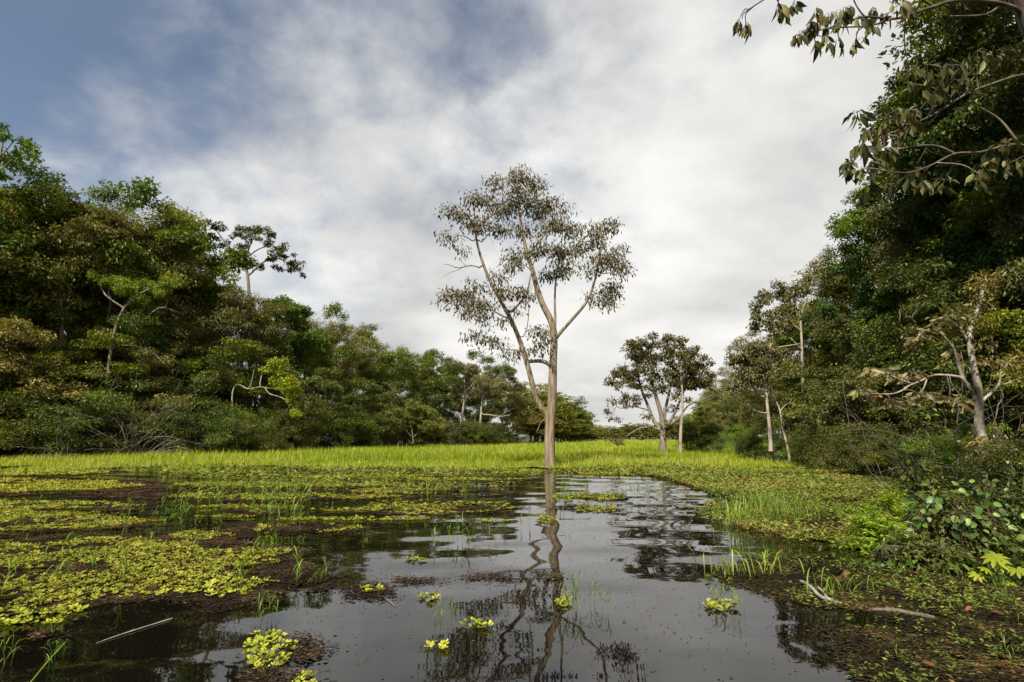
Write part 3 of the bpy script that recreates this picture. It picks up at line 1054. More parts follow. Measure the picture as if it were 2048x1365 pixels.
st2 = [([Z4(545, 1195), Z4(546, 1120), Z4(545, 1050), Z4(535, 960), Z4(512, 880), Z4(482, 780), Z4(470, 650), Z4(470, 560)], .30, .03, -1),
       ([Z4(543, 1070), Z4(490, 1000), Z4(450, 900), Z4(410, 800), Z4(388, 700), Z4(380, 600)], .17, .03, 0),
       ([Z4(548, 1020), Z4(562, 920), Z4(590, 800), Z4(602, 700), Z4(612, 580)], .15, .03, 0),
       ([Z4(548, 1050), Z4(600, 985), Z4(640, 900), Z4(680, 800), Z4(720, 700), Z4(750, 620)], .13, .03, 0),
       ([Z4(560, 1040), Z4(640, 985), Z4(700, 905), Z4(780, 872), Z4(850, 840)], .10, .02, 0),
       ([Z4(535, 1060), Z4(480, 1040), Z4(400, 1045), Z4(310, 1100)], .10, .02, 0),
       ([Z4(450, 935), Z4(430, 925), Z4(360, 910), Z4(280, 920), Z4(230, 880)], .07, .02, 1)]
traced_tree('round_crowned_tree', 'spreading round-crowned tree with brown-olive leaves standing in the meadow right of the tall forked tree', Z4(545, 1200), 44, st2,
            [(*Z4(a, b), c / 3.1, d / 3.1) for a, b, c, d in cl], M['leaf_brown'], M['bark_grey'], 34, .27, .12, depth=.9, tip=.014, droop=.5, seed=5, fill=.09)
traced_tree('slim_meadow_tree', 'slim pale-trunked tree rising beside the round-crowned tree in the meadow', Z4(652, 1205), 43,
            [([Z4(652, 1205), Z4(655, 1080), Z4(664, 950), Z4(665, 820), Z4(655, 700), Z4(650, 590)], .15, .03, -1), ([Z4(664, 940), Z4(700, 900), Z4(760, 860)], .05, .02, 0), ([Z4(660, 750), Z4(700, 700), Z4(760, 680)], .05, .02, 0)],
            [(*Z4(a, b), c / 3.1, d / 3.1) for a, b, c, d in [(650, 590, 50, 30), (600, 640, 35, 25), (720, 660, 40, 25), (770, 680, 40, 25), (640, 700, 35, 25), (700, 760, 30, 20)]], M['leaf_brown'], M['bark_pale'], 46, .27, .12, depth=.8, tip=.015, droop=.5, seed=6)

r3 = np.random.default_rng(22)
cl = [(r3.uniform(930, 1230), 0, r3.uniform(30, 50), r3.uniform(18, 30)) for _ in range(46)]
cl = [(a, 520 + abs(a - 1180) * .42 + r3.uniform(-10, 190), c, d) for a, _, c, d in cl] + [(1300, 560, 40, 25), (1340, 620, 40, 25), (1260, 620, 40, 25), (1300, 690, 45, 25), (1380, 660, 40, 30)]
traced_tree('pale_trunk_tree', 'pale grey tree with bare bright limbs and thin brown crown right of the meadow', Z4(1212, 1150), 31,
            [([Z4(1214, 1180), Z4(1206, 1040), Z4(1192, 900), Z4(1186, 800), Z4(1186, 700), Z4(1190, 612), Z4(1205, 560), Z4(1215, 520)], .105, .025, -1),
             ([Z4(1190, 615), Z4(1165, 570), Z4(1130, 540), Z4(1090, 512), Z4(1050, 505)], .055, .015, 0), ([Z4(1190, 612), Z4(1240, 552), Z4(1330, 532), Z4(1400, 520)], .06, .02, 0),
             ([Z4(1186, 755), Z4(1150, 728), Z4(1110, 712), Z4(1040, 708), Z4(990, 720)], .06, .02, 0), ([Z4(1188, 848), Z4(1130, 838), Z4(1112, 800), Z4(1085, 755), Z4(1050, 730)], .06, .02, 0),
             ([Z4(1195, 955), Z4(1150, 945), Z4(1110, 930), Z4(1075, 895)], .05, .015, 0), ([Z4(1165, 570), Z4(1135, 575), Z4(1100, 600)], .04, .015, 1)],
            [(*Z4(a, b), c / 3.1, d / 3.1) for a, b, c, d in cl], M['leaf_brown'], M['bark_pale'], 34, .23, .10, depth=.8, tip=.016, droop=.6, seed=7, fill=.085)
cl = [(r3.uniform(1110, 1400), r3.uniform(190, 460), r3.uniform(26, 46), r3.uniform(18, 28)) for _ in range(48)] + [(1230, 150, 25, 15), (1280, 160, 30, 16), (1360, 160, 30, 20), (1290, 190, 26, 20), (1450, 90, 35, 22), (1500, 70, 45, 25), (1430, 180, 35, 25), (1160, 250, 25, 18), (1120, 320, 24, 16)]
traced_tree('pale_crooked_tree', 'tall pale crooked tree with bright branches behind the pale grey one on the right', Z4(1420, 1120), 33,
            [([Z4(1425, 1150), Z4(1415, 900), Z4(1410, 700), Z4(1405, 500), Z4(1400, 350), Z4(1440, 230), Z4(1480, 110)], .11, .025, -1), ([Z4(1402, 370), Z4(1350, 310), Z4(1300, 270), Z4(1270, 190)], .08, .02, 0),
             ([Z4(1404, 440), Z4(1330, 390), Z4(1250, 345), Z4(1180, 340)], .08, .02, 0), ([Z4(1400, 350), Z4(1370, 260), Z4(1350, 180)], .06, .02, 0)],
            [(*Z4(a, b), c / 3.1, d / 3.1) for a, b, c, d in cl], M['leaf_brown'], M['bark_pale'], 34, .23, .10, depth=.8, tip=.016, droop=.6, seed=8, fill=.085)
traced_tree('leaning_sapling', 'thin leaning pale sapling at the water edge below the pale trees', Z4(1330, 1215), 29.5,
            [([Z4(1330, 1215), Z4(1310, 1130), Z4(1285, 1040), Z4(1272, 940), Z4(1240, 860), Z4(1218, 790)], .07, .015, -1), ([Z4(1275, 930), Z4(1320, 890), Z4(1350, 900)], .03, .01, 0)],
            [(*Z4(a, b), c / 3.1, d / 3.1) for a, b, c, d in [(1225, 740, 40, 25), (1330, 830, 30, 20), (1255, 1000, 25, 16), (1360, 890, 25, 16)]], M['leaf_green'], M['bark_pale'], 40, .16, .08, depth=.6, tip=.008, droop=.2, seed=9)

# emergent flat-layered tree over the left forest
Z5 = lambda X, Y: (200 + X / 2.904, 430 + Y / 2.904)
cl = [(650, 50, 50, 20), (700, 75, 50, 22), (660, 130, 40, 18), (720, 170, 40, 18), (860, 85, 60, 22), (930, 80, 60, 22), (980, 110, 50, 22), (880, 130, 60, 22), (800, 120, 40, 20), (960, 160, 50, 22), (1010, 215, 60, 20), (1060, 190, 50, 20),
      (1090, 240, 50, 20), (1130, 280, 45, 18), (980, 250, 50, 20), (1060, 300, 60, 20), (1130, 325, 40, 16), (1175, 350, 28, 14), (1150, 290, 30, 14), (850, 220, 50, 22), (790, 250, 50, 22), (870, 280, 45, 22), (760, 200, 35, 18), (840, 180, 50, 20), (930, 300, 40, 20), (740, 260, 40, 20)]
traced_tree('layered_canopy_tree', 'green tree with flat layered crown rising above the left forest against the sky', Z5(870, 1290), 62,
            [([Z5(870, 1300), Z5(872, 900), Z5(870, 600), Z5(862, 400), Z5(850, 280), Z5(870, 180), Z5(910, 100)], .28, .04, -1), ([Z5(858, 330), Z5(800, 260), Z5(740, 180), Z5(690, 110), Z5(650, 60)], .13, .03, 0), ([Z5(860, 360), Z5(930, 290), Z5(1010, 250), Z5(1090, 280), Z5(1160, 335)], .13, .03, 0),
             ([Z5(855, 250), Z5(920, 200), Z5(1000, 180), Z5(1050, 200)], .09, .03, 0)],
            [(*Z5(a, b), c / 2.9, d / 2.9) for a, b, c, d in cl], M['leaf_dark'], M['bark_grey'], 42, .34, .15, depth=.9, tip=.022, droop=.1, flat=.5, seed=10, tw=3, fill=.09)
# bare grey limbs with yellow-green leaves leaning out of the left forest
cl = [(1020, 860, 40, 22), (1060, 850, 24, 14), (1000, 920, 40, 24), (1060, 930, 40, 24), (1030, 970, 50, 26), (1090, 970, 40, 24), (1140, 975, 26, 18), (1110, 1010, 40, 24), (1150, 1010, 20, 18), (1060, 1010, 35, 18), (1090, 1060, 24, 20), (1125, 1050, 24, 18), (1125, 1130, 20, 18), (1145, 1155, 14, 12), (950, 905, 30, 14), (1110, 1090, 18, 16)]
traced_tree('yellow_green_tree', 'small tree with bare grey limbs and bright yellow-green leaves leaning from the left forest', Z5(790, 1290), 45.0,
            [([Z5(785, 1295), Z5(770, 1150), Z5(770, 1030), Z5(800, 985), Z5(860, 1012), Z5(930, 1000), Z5(1000, 1010), Z5(1080, 1010)], .075, .015, -1), ([Z5(870, 1010), Z5(885, 950), Z5(895, 900)], .05, .015, 0), ([Z5(925, 1000), Z5(940, 930), Z5(960, 910), Z5(1010, 880)], .06, .015, 0), ([Z5(960, 1005), Z5(985, 1040), Z5(1050, 1060), Z5(1110, 1100), Z5(1130, 1150)], .05, .012, 0)],
            [(*Z5(a, b), c / 2.9, d / 2.9) for a, b, c, d in cl], M['leaf_yellow'], M['bark_pale'], 60, .24, .13, depth=.5, tip=.016, droop=.3, seed=11)
ZL = lambda X, Y: (X / 1.896, 200 + Y / 1.896)
traced_tree('leaning_trunk_tree', 'tree with a leaning pale trunk showing in the middle of the left forest', ZL(400, 1300), 40.5,
            [([ZL(395, 1300), ZL(405, 1100), ZL(425, 920), ZL(470, 790), ZL(560, 720), ZL(650, 700)], .14, .03, -1), ([ZL(470, 790), ZL(400, 740), ZL(370, 680)], .08, .03, 0), ([ZL(440, 930), ZL(520, 935), ZL(580, 960), ZL(620, 1000)], .05, .015, 0), ([ZL(520, 860), ZL(600, 790), ZL(660, 800), ZL(700, 815)], .05, .015, 0)],
            [(*ZL(a, b), c, d) for a, b, c, d in [(640, 690, 18, 9), (560, 700, 18, 9), (460, 690, 20, 10), (480, 720, 20, 10), (420, 690, 16, 8), (600, 730, 16, 8), (370, 670, 14, 8), (540, 760, 14, 8)]], M['leaf_green'], M['bark_grey'], 70, .2, .09, depth=.7, tip=.014, droop=.3, seed=41, fill=.03)
traced_tree('dark_limbed_tree', 'tree with dark crooked limbs spreading high in the left forest', ZL(225, 1300), 42,
            [([ZL(230, 1300), ZL(235, 950), ZL(228, 690), ZL(260, 630), ZL(300, 570), ZL(360, 545), ZL(410, 490)], .2, .04, -1), ([ZL(232, 690), ZL(238, 600), ZL(240, 540), ZL(250, 450)], .1, .03, 0), ([ZL(300, 575), ZL(350, 590), ZL(420, 600)], .05, .015, 0)],
            [(*ZL(a, b), c, d) for a, b, c, d in [(410, 470, 24, 12), (380, 500, 22, 11), (440, 510, 22, 11), (340, 470, 22, 11), (260, 430, 22, 11), (300, 410, 22, 11), (430, 590, 18, 9), (220, 450, 18, 9), (380, 430, 22, 11), (460, 460, 20, 10)]], M['leaf_olive'], M['bark_grey'], 70, .22, .09, depth=.7, tip=.016, droop=.5, seed=42, fill=.03)
traced_tree('left_edge_tree', 'tall tree whose leafy sprays reach above the forest at the left edge', (-25, 890), 36,
            [([(-25, 890), (-28, 700), (-20, 480), (-5, 340), (10, 270)], .2, .03, -1), ([(-8, 350), (30, 315), (65, 298)], .05, .015, 0), ([(-2, 320), (30, 280), (45, 272)], .04, .015, 0)],
            [(5, 258, 14, 8), (14, 275, 12, 7), (48, 286, 14, 8), (66, 295, 13, 7), (35, 308, 12, 7), (58, 308, 14, 7), (20, 320, 14, 8), (-10, 270, 18, 10), (-20, 310, 20, 12), (0, 345, 20, 10)], M['leaf_dark'], M['bark_grey'], 34, .36, .17, depth=.7, tip=.015, droop=.3, seed=43, fill=.06)
# bright feathery bush and bare white trees on the left bank
Z2 = lambda X, Y: (550 + X / 2.926, 560 + Y / 2.926)
cl = [(800 + 190 * math.cos(a) * q, 905 - 185 * math.sin(a) * q, 40, 24) for a, q in zip(r3.uniform(.1, 3.0, 44), r3.uniform(.3, 1, 44) ** .6)]
traced_tree('feathery_bush', 'bright yellow-green feathery bush at the foot of the left forest', Z2(810, 940), 66,
            [([Z2(810, 945), Z2(800, 860), Z2(790, 780)], .08, .02, -1), ([Z2(808, 930), Z2(870, 850), Z2(940, 800)], .06, .02, 0), ([Z2(808, 930), Z2(740, 850), Z2(690, 800)], .06, .02, 0)],
            [(*Z2(a, b), c / 2.9, d / 2.9) for a, b, c, d in cl], leaf_mat('leaf_feather', [(0, (.08, .10, .02)), (.5, (.17, .20, .04)), (1, (.32, .34, .09))], objvar=.05), M['twig'], 80, .26, .09, depth=.9, tip=.02, droop=.2, seed=12)['label' if False else 0]['category'] = 'bush'
for nm, lb, bx, st in [('bare_white_tree', 'bare white forked trunk in front of brown twigs on the left bank', 1110,
                        [([Z2(1085, 860), Z2(1100, 760), Z2(1108, 700), Z2(1110, 640), Z2(1108, 590), Z2(1112, 540)], .2, .05, -1), ([Z2(1110, 650), Z2(1150, 620), Z2(1165, 580)], .12, .04, 0), ([Z2(1112, 712), Z2(1140, 660), Z2(1170, 610), Z2(1175, 560)], .12, .04, 0)]),
                       ('bare_white_tree', 'bare white many-branched trunk, right of the white forked trunk on the left bank', 1210,
                        [([Z2(1200, 880), Z2(1205, 780), Z2(1212, 690), Z2(1222, 620), Z2(1240, 580)], .2, .05, -1), ([Z2(1212, 690), Z2(1195, 650), Z2(1180, 600)], .1, .03, 0), ([Z2(1214, 680), Z2(1260, 640), Z2(1300, 605), Z2(1330, 600)], .12, .03, 0), ([Z2(1210, 730), Z2(1250, 705), Z2(1300, 695)], .09, .03, 0), ([Z2(1204, 790), Z2(1260, 790), Z2(1310, 800), Z2(1375, 792)], .11, .04, 0)])]:
    traced_tree(nm, lb, Z2(bx, 940), 86, [([(a[0][0][0], 884)] + a[0], *a[1:]) if i == 0 else a for i, a in enumerate(st)],
                [(*Z2(bx + r3.uniform(-90, 130), 560 + r3.uniform(-60, 120)), 18, 10) for _ in range(8)], M['leaf_brown'], M['bark_pale'], 26, .34, .12, depth=.6, tip=.03, seed=bx, tw=5)

# ------------------------------------------------------------------ near right: tree with beige big leaves, overhanging tree
def big_leaf_mesh(name, mat, L, W, r, curl=.2, val=.5):
    """one broad leaf: midrib fold, curved along its length, hanging from its stalk at the origin along -Z"""
    mb = MB()
    n = 6
    t = np.linspace(0, 1, n)
    w = W * .5 * np.sin(np.clip(t, .03, .985) * math.pi) ** .8 * (1 + .15 * np.cos(t * 3))
    bend = curl * L * t ** 2
    z = -L * .12 - L * t
    V = []
    for i in range(n):
        V += [(-w[i], bend[i] - .25 * w[i] + r.normal(0, .03) * W, z[i]), (0, bend[i] + .12 * w[i], z[i]), (w[i], bend[i] - .25 * w[i] + r.normal(0, .03) * W, z[i])]
    Q = []
    for i in range(n - 1):
        a = i * 3
        Q += [(a, a + 1, a + 4, a + 3), (a + 1, a + 2, a + 5, a + 4)]
    vv = np.full(len(V), val)
    mb.add(V, Q, None, vv)
    tube(mb, [(0, 0, 0), (0, 0, -L * .07), (0, 0, -L * .13)], [.004, .003, .003], 3, val, cap=False)
    return mb.mesh(name, mat, True)


def orient(o, droop, az, roll):
    """droop: 0 hangs straight down, pi/2 points out along az"""
    from mathutils import Matrix
    m = Matrix.Rotation(az, 3, 'Z') @ Matrix.Rotation(-droop, 3, 'Y') @ Matrix.Rotation(roll, 3, 'Z')
    o.rotation_euler = m.to_euler()


ZN = lambda X, Y: (1650 + X / 3.412, 600 + Y / 3.412)


def leafy_tree(root, base, sk, spots, meshes, Yp, r, per, sc=(.75, 1.2), droop=(.2, 1.1), stickout=.5):
    """hang single large leaves on twigs round the traced spots; each leaf is a part"""
    tw = MB()
    k = Yp / 1024
    nl = 0
    for (cx, cy, rx, ry) in spots:
        dy = r.normal(0, .25)
        c = at(cx, cy, Yp + dy) - base
        i = sk.nearest(c)
        a = sk.p[i]
        limb = sk.limbs[[j for j, q in enumerate(sk.paths) if i in q][0]]
        tube(tw, spline([a, (a + c) / 2 + r.normal(0, .03, 3) + np.array([0, 0, .04]), c], 3), np.linspace(.013, .006, 4 if False else 7)[:7] if True else .01, 4)
        m = per if isinstance(per, int) else int(per * rx * ry * k * k) + 2
        for _ in range(m):
            o = unit(r.normal(size=3)) * r.random() ** .5 * np.array([rx, rx, ry]) * k
            p = c + o
            tube(tw, [c, c + o * .5 + np.array([0, 0, .02]), p], [.005, .004, .003], 3, cap=False)
            lf = link('leaf', meshes[int(r.integers(0, len(meshes)))], limb)
            lf.location = p
            az = math.atan2(o[1], o[0]) + r.normal(0, .6)
            orient(lf, r.uniform(*droop), az + math.pi * 0, r.uniform(-.9, .9))
            s = r.uniform(*sc)
            lf.scale = (s, s, s)
            nl += 1
    tag(tw.build('twigs', M['twig'], root, True), kind='stuff')
    return nl


rN = np.random.default_rng(31)
bl_beige = [big_leaf_mesh('leaf', M['leaf_beige'], .26, .09, rN, c, v) for c, v in [(.2, .3), (.35, .5), (.1, .65), (.5, .8), (.25, .45), (.3, .6), (.2, .4), (.35, .7), (.15, .25), (.3, .97)]]
bl_dark = [big_leaf_mesh('leaf', M['leaf_big'], .20, .078, rN, c, v) for c, v in [(.2, .1), (.35, .3), (.1, .45), (.4, .55), (.2, .65), (.3, .8), (.15, .2), (.3, .85), (.3, .35), (.2, .15), (.4, .5), (.2, .7), (.25, 1.0)]]


def stem_tree(name, label, base_px, Y, stems, bark, tip=.01, z0=None):
    base = at(base_px[0], base_px[1], Y)
    base[2] = 0.0 if z0 is None else z0
    root = thing(name, label, 'tree', base)
    sk = Skel()
    ids = []
    for si, (pts, r0, r1, par) in enumerate(stems):
        W3 = [at(p[0], p[1], Y + (p[2] if len(p) > 2 else 0)) - base for p in pts]
        if si == 0:
            W3[0][2] = -.3
        f = spline(W3, 4)
        rr = np.linspace(1, 0, len(f)) ** .85 * (r0 - r1) + r1
        i0 = -1
        if par >= 0:
            i0 = min(ids[par], key=lambda i: np.linalg.norm(sk.p[i] - f[0]))
            f[0] = sk.p[i0] * .98 + f[1] * .02
        ids.append(sk.path(f, i0, list(rr)))
    sk.limbs = []
    for i in range(len(stems)):
        m = MB()
        sk.emit(m, tip, 10, only=[i])
        sk.limbs.append(m.build('trunk' if i == 0 else 'limb', bark, root, True))
    return root, sk, base


root, sk, base = stem_tree('spotted_trunk_tree', 'pale spotted trunk with large beige-green drooping leaves at the right bank', ZN(1078, 1280), 12.3,
                           [([ZN(1078, 1290), ZN(1080, 1120), ZN(1080, 970), ZN(1052, 850), ZN(1050, 720), ZN(1045, 600), ZN(1020, 480), ZN(985, 260), ZN(1010, 150), ZN(1060, 0), ZN(1075, -70)], .12, .03, -1),
                            ([ZN(1048, 710), ZN(1025, 670), ZN(1000, 620), ZN(940, 540), ZN(900, 525), ZN(830, 515), ZN(740, 515), ZN(660, 550), ZN(540, 600)], .052, .012, 0),
                            ([ZN(950, 550), ZN(925, 490), ZN(908, 430), ZN(890, 360), ZN(870, 300)], .045, .015, 1), ([ZN(1052, 700), ZN(1090, 675), ZN(1150, 620), ZN(1190, 570), ZN(1200, 500), ZN(1250, 430), ZN(1290, 390)], .042, .006, 0),
                            ([ZN(1185, 585), ZN(1230, 575), ZN(1290, 548), ZN(1330, 540)], .02, .004, 3), ([ZN(600, 575), ZN(500, 540), ZN(400, 490), ZN(320, 470)], .02, .008, 1), ([ZN(580, 590), ZN(470, 640), ZN(330, 640), ZN(250, 630)], .02, .008, 1),
                            ([ZN(880, 330), ZN(800, 240), ZN(700, 210), ZN(630, 250)], .02, .008, 2), ([ZN(990, 300), ZN(920, 200), ZN(830, 120), ZN(760, 130)], .03, .01, 0), ([ZN(700, 530), ZN(660, 620), ZN(560, 690), ZN(480, 690)], .02, .008, 1)], M['bark_spot'])
spots = [(*ZN(a, b), c / 3.4, d / 3.4) for a, b, c, d in [(310, 470, 60, 20), (390, 480, 60, 24), (470, 500, 60, 24), (600, 500, 60, 30), (560, 540, 40, 20), (250, 620, 45, 20), (310, 640, 40, 20), (450, 690, 60, 30), (520, 700, 50, 24), (640, 640, 60, 30), (700, 640, 60, 30),
                                                                                       (770, 670, 60, 30), (850, 670, 50, 24), (660, 250, 60, 26), (720, 200, 60, 30), (640, 260, 40, 16), (770, 130, 50, 30), (850, 110, 60, 34), (890, 350, 40, 20), (930, 660, 40, 40), (960, 700, 40, 40)]]
c_ = MB()
cc_ = np.array([at(*ZN(a, b), 12.3 + rN.normal(0, .35)) - base for a, b in [(1060, -20), (1075, -90), (1040, -120), (1100, -60), (1020, 20), (1090, 30), (1060, -170), (1000, -80), (1120, -130), (960, 60), (900, 60), (1010, 120), (1090, 150), (930, 230), (860, 200), (1080, 300), (1100, 420), (1060, 980), (1110, 960), (1020, 960), (1090, 900), (1100, 1050), (1040, 1060), (1270, 400), (1310, 380), (1330, 530), (1240, 450), (1300, 440)]])
clump_leaves(c_, cc_, .26, 60, .12, .055, rN, droop=.5, flat=.6)
tag(c_.build('crown', M['leaf_olive'], root), kind='stuff')
leafy_tree(root, base, sk, spots, bl_beige, 12.3, rN, 13, sc=(.6, .95), droop=(.6, 1.5))

Z1 = lambda X, Y: (1450 + X / 2.274, Y / 2.274)
OY = 7.4
stems = [([(2260, 1060), (2200, 700, .1), (2160, 420, .2), (2110, 180, .2), (2040, 0, .2), (1990, -110, .2), (1960, -260, .3)], .17, .08, -1),
         ([(2048, 22, .2), (1985, 4, .1), (1910, 2), (1868, 14, -.1), (1830, 26, -.1), (1790, 38), (1730, 34), (1700, 44, .1)], .036, .012, 0),
         ([(1790, 36), (1740, 52), (1690, 55), (1645, 60), (1610, 72)], .018, .006, 1), ([(1728, 34), (1712, 10), (1700, -20)], .016, .008, 1), ([(1870, 13, -.1), (1760, -40, -.2), (1620, -60, -.3), (1535, -5, -.3), (1490, 25, -.3), (1484, 38, -.3)], .02, .006, 1),
         ([(2160, 420, .2), (2100, 330, .1), (2040, 290), (1960, 305, -.1), (1910, 308, -.1), (1860, 332, -.2), (1815, 346, -.2), (1770, 342, -.2)], .026, .007, 0), ([(1912, 308, -.1), (1870, 292), (1815, 295), (1770, 308), (1750, 312)], .02, .006, 5),
         ([(2130, 260, .2), (2090, 160, .3), (2048, 150, .4), (1985, 168, .5), (1930, 190, .5), (1880, 222, .5), (1830, 245, .4), (1780, 240, .4), (1745, 228, .4), (1725, 222, .4)], .028, .006, 0),
         ([(1885, 220, .5), (1850, 250, .5), (1800, 262, .4), (1765, 275, .4)], .015, .006, 7), ([(2060, 100, .2), (2020, 10, .5), (1970, 30, .5), (1900, 33, .5)], .03, .01, 0), ([(2040, 290), (2000, 240, .2), (1960, 215, .3)], .02, .008, 5)]
root, sk, base = stem_tree('overhanging_tree', 'near tree whose crooked boughs with large drooping leaves overhang the top right corner', (2260, 1060), OY, stems, M['bark'], z0=.05)
spots = [(*Z1(a, b), c / 2.27, d / 2.27) for a, b, c, d in [(240, 30, 24, 20), (270, 50, 26, 26), (310, 20, 20, 18), (95, 110, 14, 10), (60, 95, 8, 6), (420, 50, 26, 22), (450, 90, 40, 34), (500, 60, 40, 34), (530, 100, 34, 30), (470, 170, 26, 24), (520, 190, 28, 24), (350, 150, 24, 20), (330, 165, 20, 12), (410, 190, 12, 16), (600, 190, 36, 16),
                                                         (390, 110, 24, 26), (660, 120, 20, 14), (680, 40, 40, 30), (720, 70, 20, 16), (790, 20, 30, 26), (840, 30, 30, 24), (610, 80, 20, 14), (550, 40, 20, 24), (600, 515, 16, 10), (650, 600, 20, 22), (710, 575, 24, 14), (620, 660, 30, 22), (680, 680, 36, 30), (740, 680, 36, 24), (560, 740, 18, 20), (590, 780, 30, 22), (650, 760, 40, 26),
                                                         (690, 720, 30, 26), (780, 500, 24, 14), (830, 510, 34, 24), (870, 500, 30, 26), (850, 560, 30, 14), (780, 620, 10, 8), (850, 380, 14, 20), (840, 310, 20, 20), (920, 300, 40, 30), (970, 350, 50, 36), (1030, 300, 50, 36), (1060, 370, 50, 34), (990, 410, 44, 24), (1110, 280, 40, 40), (1150, 230, 40, 34), (1200, 250, 40, 34), (930, 420, 34, 24),
                                                         (860, 780, 40, 24), (900, 830, 30, 20), (1000, 820, 34, 16), (1180, 740, 50, 30), (1150, 790, 40, 30), (1230, 680, 40, 30), (1280, 640, 40, 26), (1300, 740, 50, 30), (720, 850, 30, 26), (640, 850, 24, 18)]]
nl = leafy_tree(root, base, sk, spots[:23], bl_dark, OY, rN, 7, sc=(.8, 1.3), droop=(.0, .5))
nl += leafy_tree(root, base, sk, spots[23:], bl_dark, OY, rN, 4, sc=(.85, 1.35), droop=(.0, .8))
c_ = MB()
cc_ = np.array([at(a, b, OY + rN.normal(0, .3)) - base for a, b, _, _ in spots[23:] for _ in range(2)])
cr_ = np.array([max(c, 12) * OY / 1024 * 1.1 for _, _, c, d in spots[23:] for _ in range(2)])
clump_leaves(c_, cc_, cr_, 4, .20, .085, rN, droop=1.4, flat=.8, vbase=.12)
tag(c_.build('crown', M['leaf_big'], root), kind='stuff')
print('overhang leaves', nl)

# ------------------------------------------------------------------ dry twig tangles and hanging lianas
def tangle(label, px, py, Y, w, h, n, seed, thick=.02, up=.5):
    r = np.random.default_rng(seed)
    base = at(px, py, Y)
    base[2] = max(0, float(terrain_h(np.array([base[0]]), np.array([base[1]]))[0]))
    mb = MB()
    for _ in range(n):
        a = r.uniform(0, 6.28)
        p = np.array([r.normal(0, w * .18), r.normal(0, w * .12), -.05])
        d = unit(np.array([math.cos(a) * .8, math.sin(a) * .5, up + r.random() * .8]))
        pts = [p]
        L = h * r.uniform(.5, 1.2)
        for s in range(6):
            d = unit(d + r.normal(0, .22, 3) + np.array([0, 0, -.10]))
            q = pts[-1] + d * L / 6
            q[2] = max(q[2], .02)
            pts.append(q)
        tube(mb, pts, np.linspace(thick, thick * .25, 7), 4)
        for s in (2, 3, 4, 5):
            e = unit(d + r.normal(0, .7, 3)) * L * r.uniform(.12, .3)
            tube(mb, [pts[s], pts[s] + e * .5 + r.normal(0, .05, 3) * L * .2, pts[s] + e], [thick * .5, thick * .35, thick * .15], 3, cap=False)
    o = mb.build('twig_tangle', M['bark_grey'], None, True)
    o.location = base
    tag(o, label, 'dead branches', 'tangles of dry twigs')
    return o


tangle('large tangle of dry grey-brown branches at the foot of the left forest', 270, 890, 39, 4, 6.5, 60, 1, .026)
tangle('low dry twig tangle right of the large one under the left forest', 400, 888, 41, 5, 3.5, 40, 2, .016)
tangle('dry twig tangle at the far left under the dark trees', 120, 890, 35, 4, 3.5, 26, 3, .016)
tangle('pale slanting stems in the dark gap right of the yellow-green tree', 615, 882, 56, 2.5, 7, 12, 4, .045, 1.2)
tangle('thin pale stems under the trees, nearest the feathery bush', 660, 882, 60, 2.5, 6, 9, 5, .04, 1.4)
tangle('dry twigs among the bushes below the pale grey tree on the right', 1570, 905, 31.5, 3, 2.2, 30, 6, .018)
tangle('brown twig tangle high bank right of the spotted trunk', 1985, 960, 13.2, 1.6, 3.8, 36, 7, .008, .9)
tangle('dry grey stems standing at the water edge left of the vine thicket', 1780, 965, 18, 1.2, 2.0, 9, 8, .008, 1.1)
tangle('grey twig tangle over the bushes left of the spotted trunk', 1850, 965, 17, 2.4, 4.8, 14, 9, .006, 1.0)

for i, (px, py0, py1, Y, lab) in enumerate([(1925, 700, 930, 14.6, 'thin liana hanging just left of the spotted trunk'), (1995, 780, 900, 13.4, 'thin liana hanging right of the spotted trunk'), (1800, 610, 690, 18.6, 'short looped liana high in the right forest'), (1830, 620, 690, 18.4, 'second looped liana high in the right forest, right of the first'),
                                           (1690, 760, 930, 22.5, 'long liana hanging by the shadowed trunk in the right forest'), (1860, 850, 960, 16.2, 'liana hanging to the water edge left of the vine thicket'), (1640, 800, 900, 27.5, 'pale liana slanting over the right bank bushes')]):
    a = at(px, py0, Y)
    b = at(px + rng.uniform(-12, 12), py1, Y)
    pts = [a + (b - a) * t + np.array([math.sin(t * 7 + i) * .10, rng.normal(0, .05), 0]) for t in np.linspace(0, 1, 9)]
    mb = MB()
    tube(mb, spline([p - b for p in pts], 2), .014, 5)
    o = mb.build('liana', M['twig'], None, True)
    o.location = b
    tag(o, lab, 'vine', 'lianas of the right forest')

# ------------------------------------------------------------------ meadow
def meadow_front(x):
    """front edge (Y) of the flooded meadow"""
    return 28.6 + (fbm(np.asarray(x) * .45, np.asarray(x) * .05 + 3, 33) - .5) * 7 + 1.0 * np.sin(x * .35) + 1.3 * np.sin(x * .9 + 1) + np.where(x > 3, np.minimum((x - 3) * -.25, 0), 0)


mb = MB()
ys = np.concatenate([np.linspace(0, 1, 60) ** 2 * 60, np.geomspace(62, 700, 60)])
us = np.linspace(0, 1, 90)
U, T = np.meshgrid(us, ys)
Yb = 30 + T
Xl, Xr = bank_x(LEFT, Yb) - 1.5, bank_x(RIGHT, Yb) + 1.5
X = Xl + (Xr - Xl) * U
Y2 = T + meadow_front(X)
V = np.stack([X, Y2, .025 + .05 * fbm(X * .7, Y2 * .7, 5)], -1).reshape(-1, 3)
nx, ny = len(us), len(ys)
i, j = np.meshgrid(np.arange(nx - 1), np.arange(ny - 1))
b = (j * nx + i).ravel()
mb.add(V, np.stack([b, b + 1, b + nx + 1, b + nx], -1))
tag(mb.build('meadow', M['marsh'], smooth=True), kind='structure')

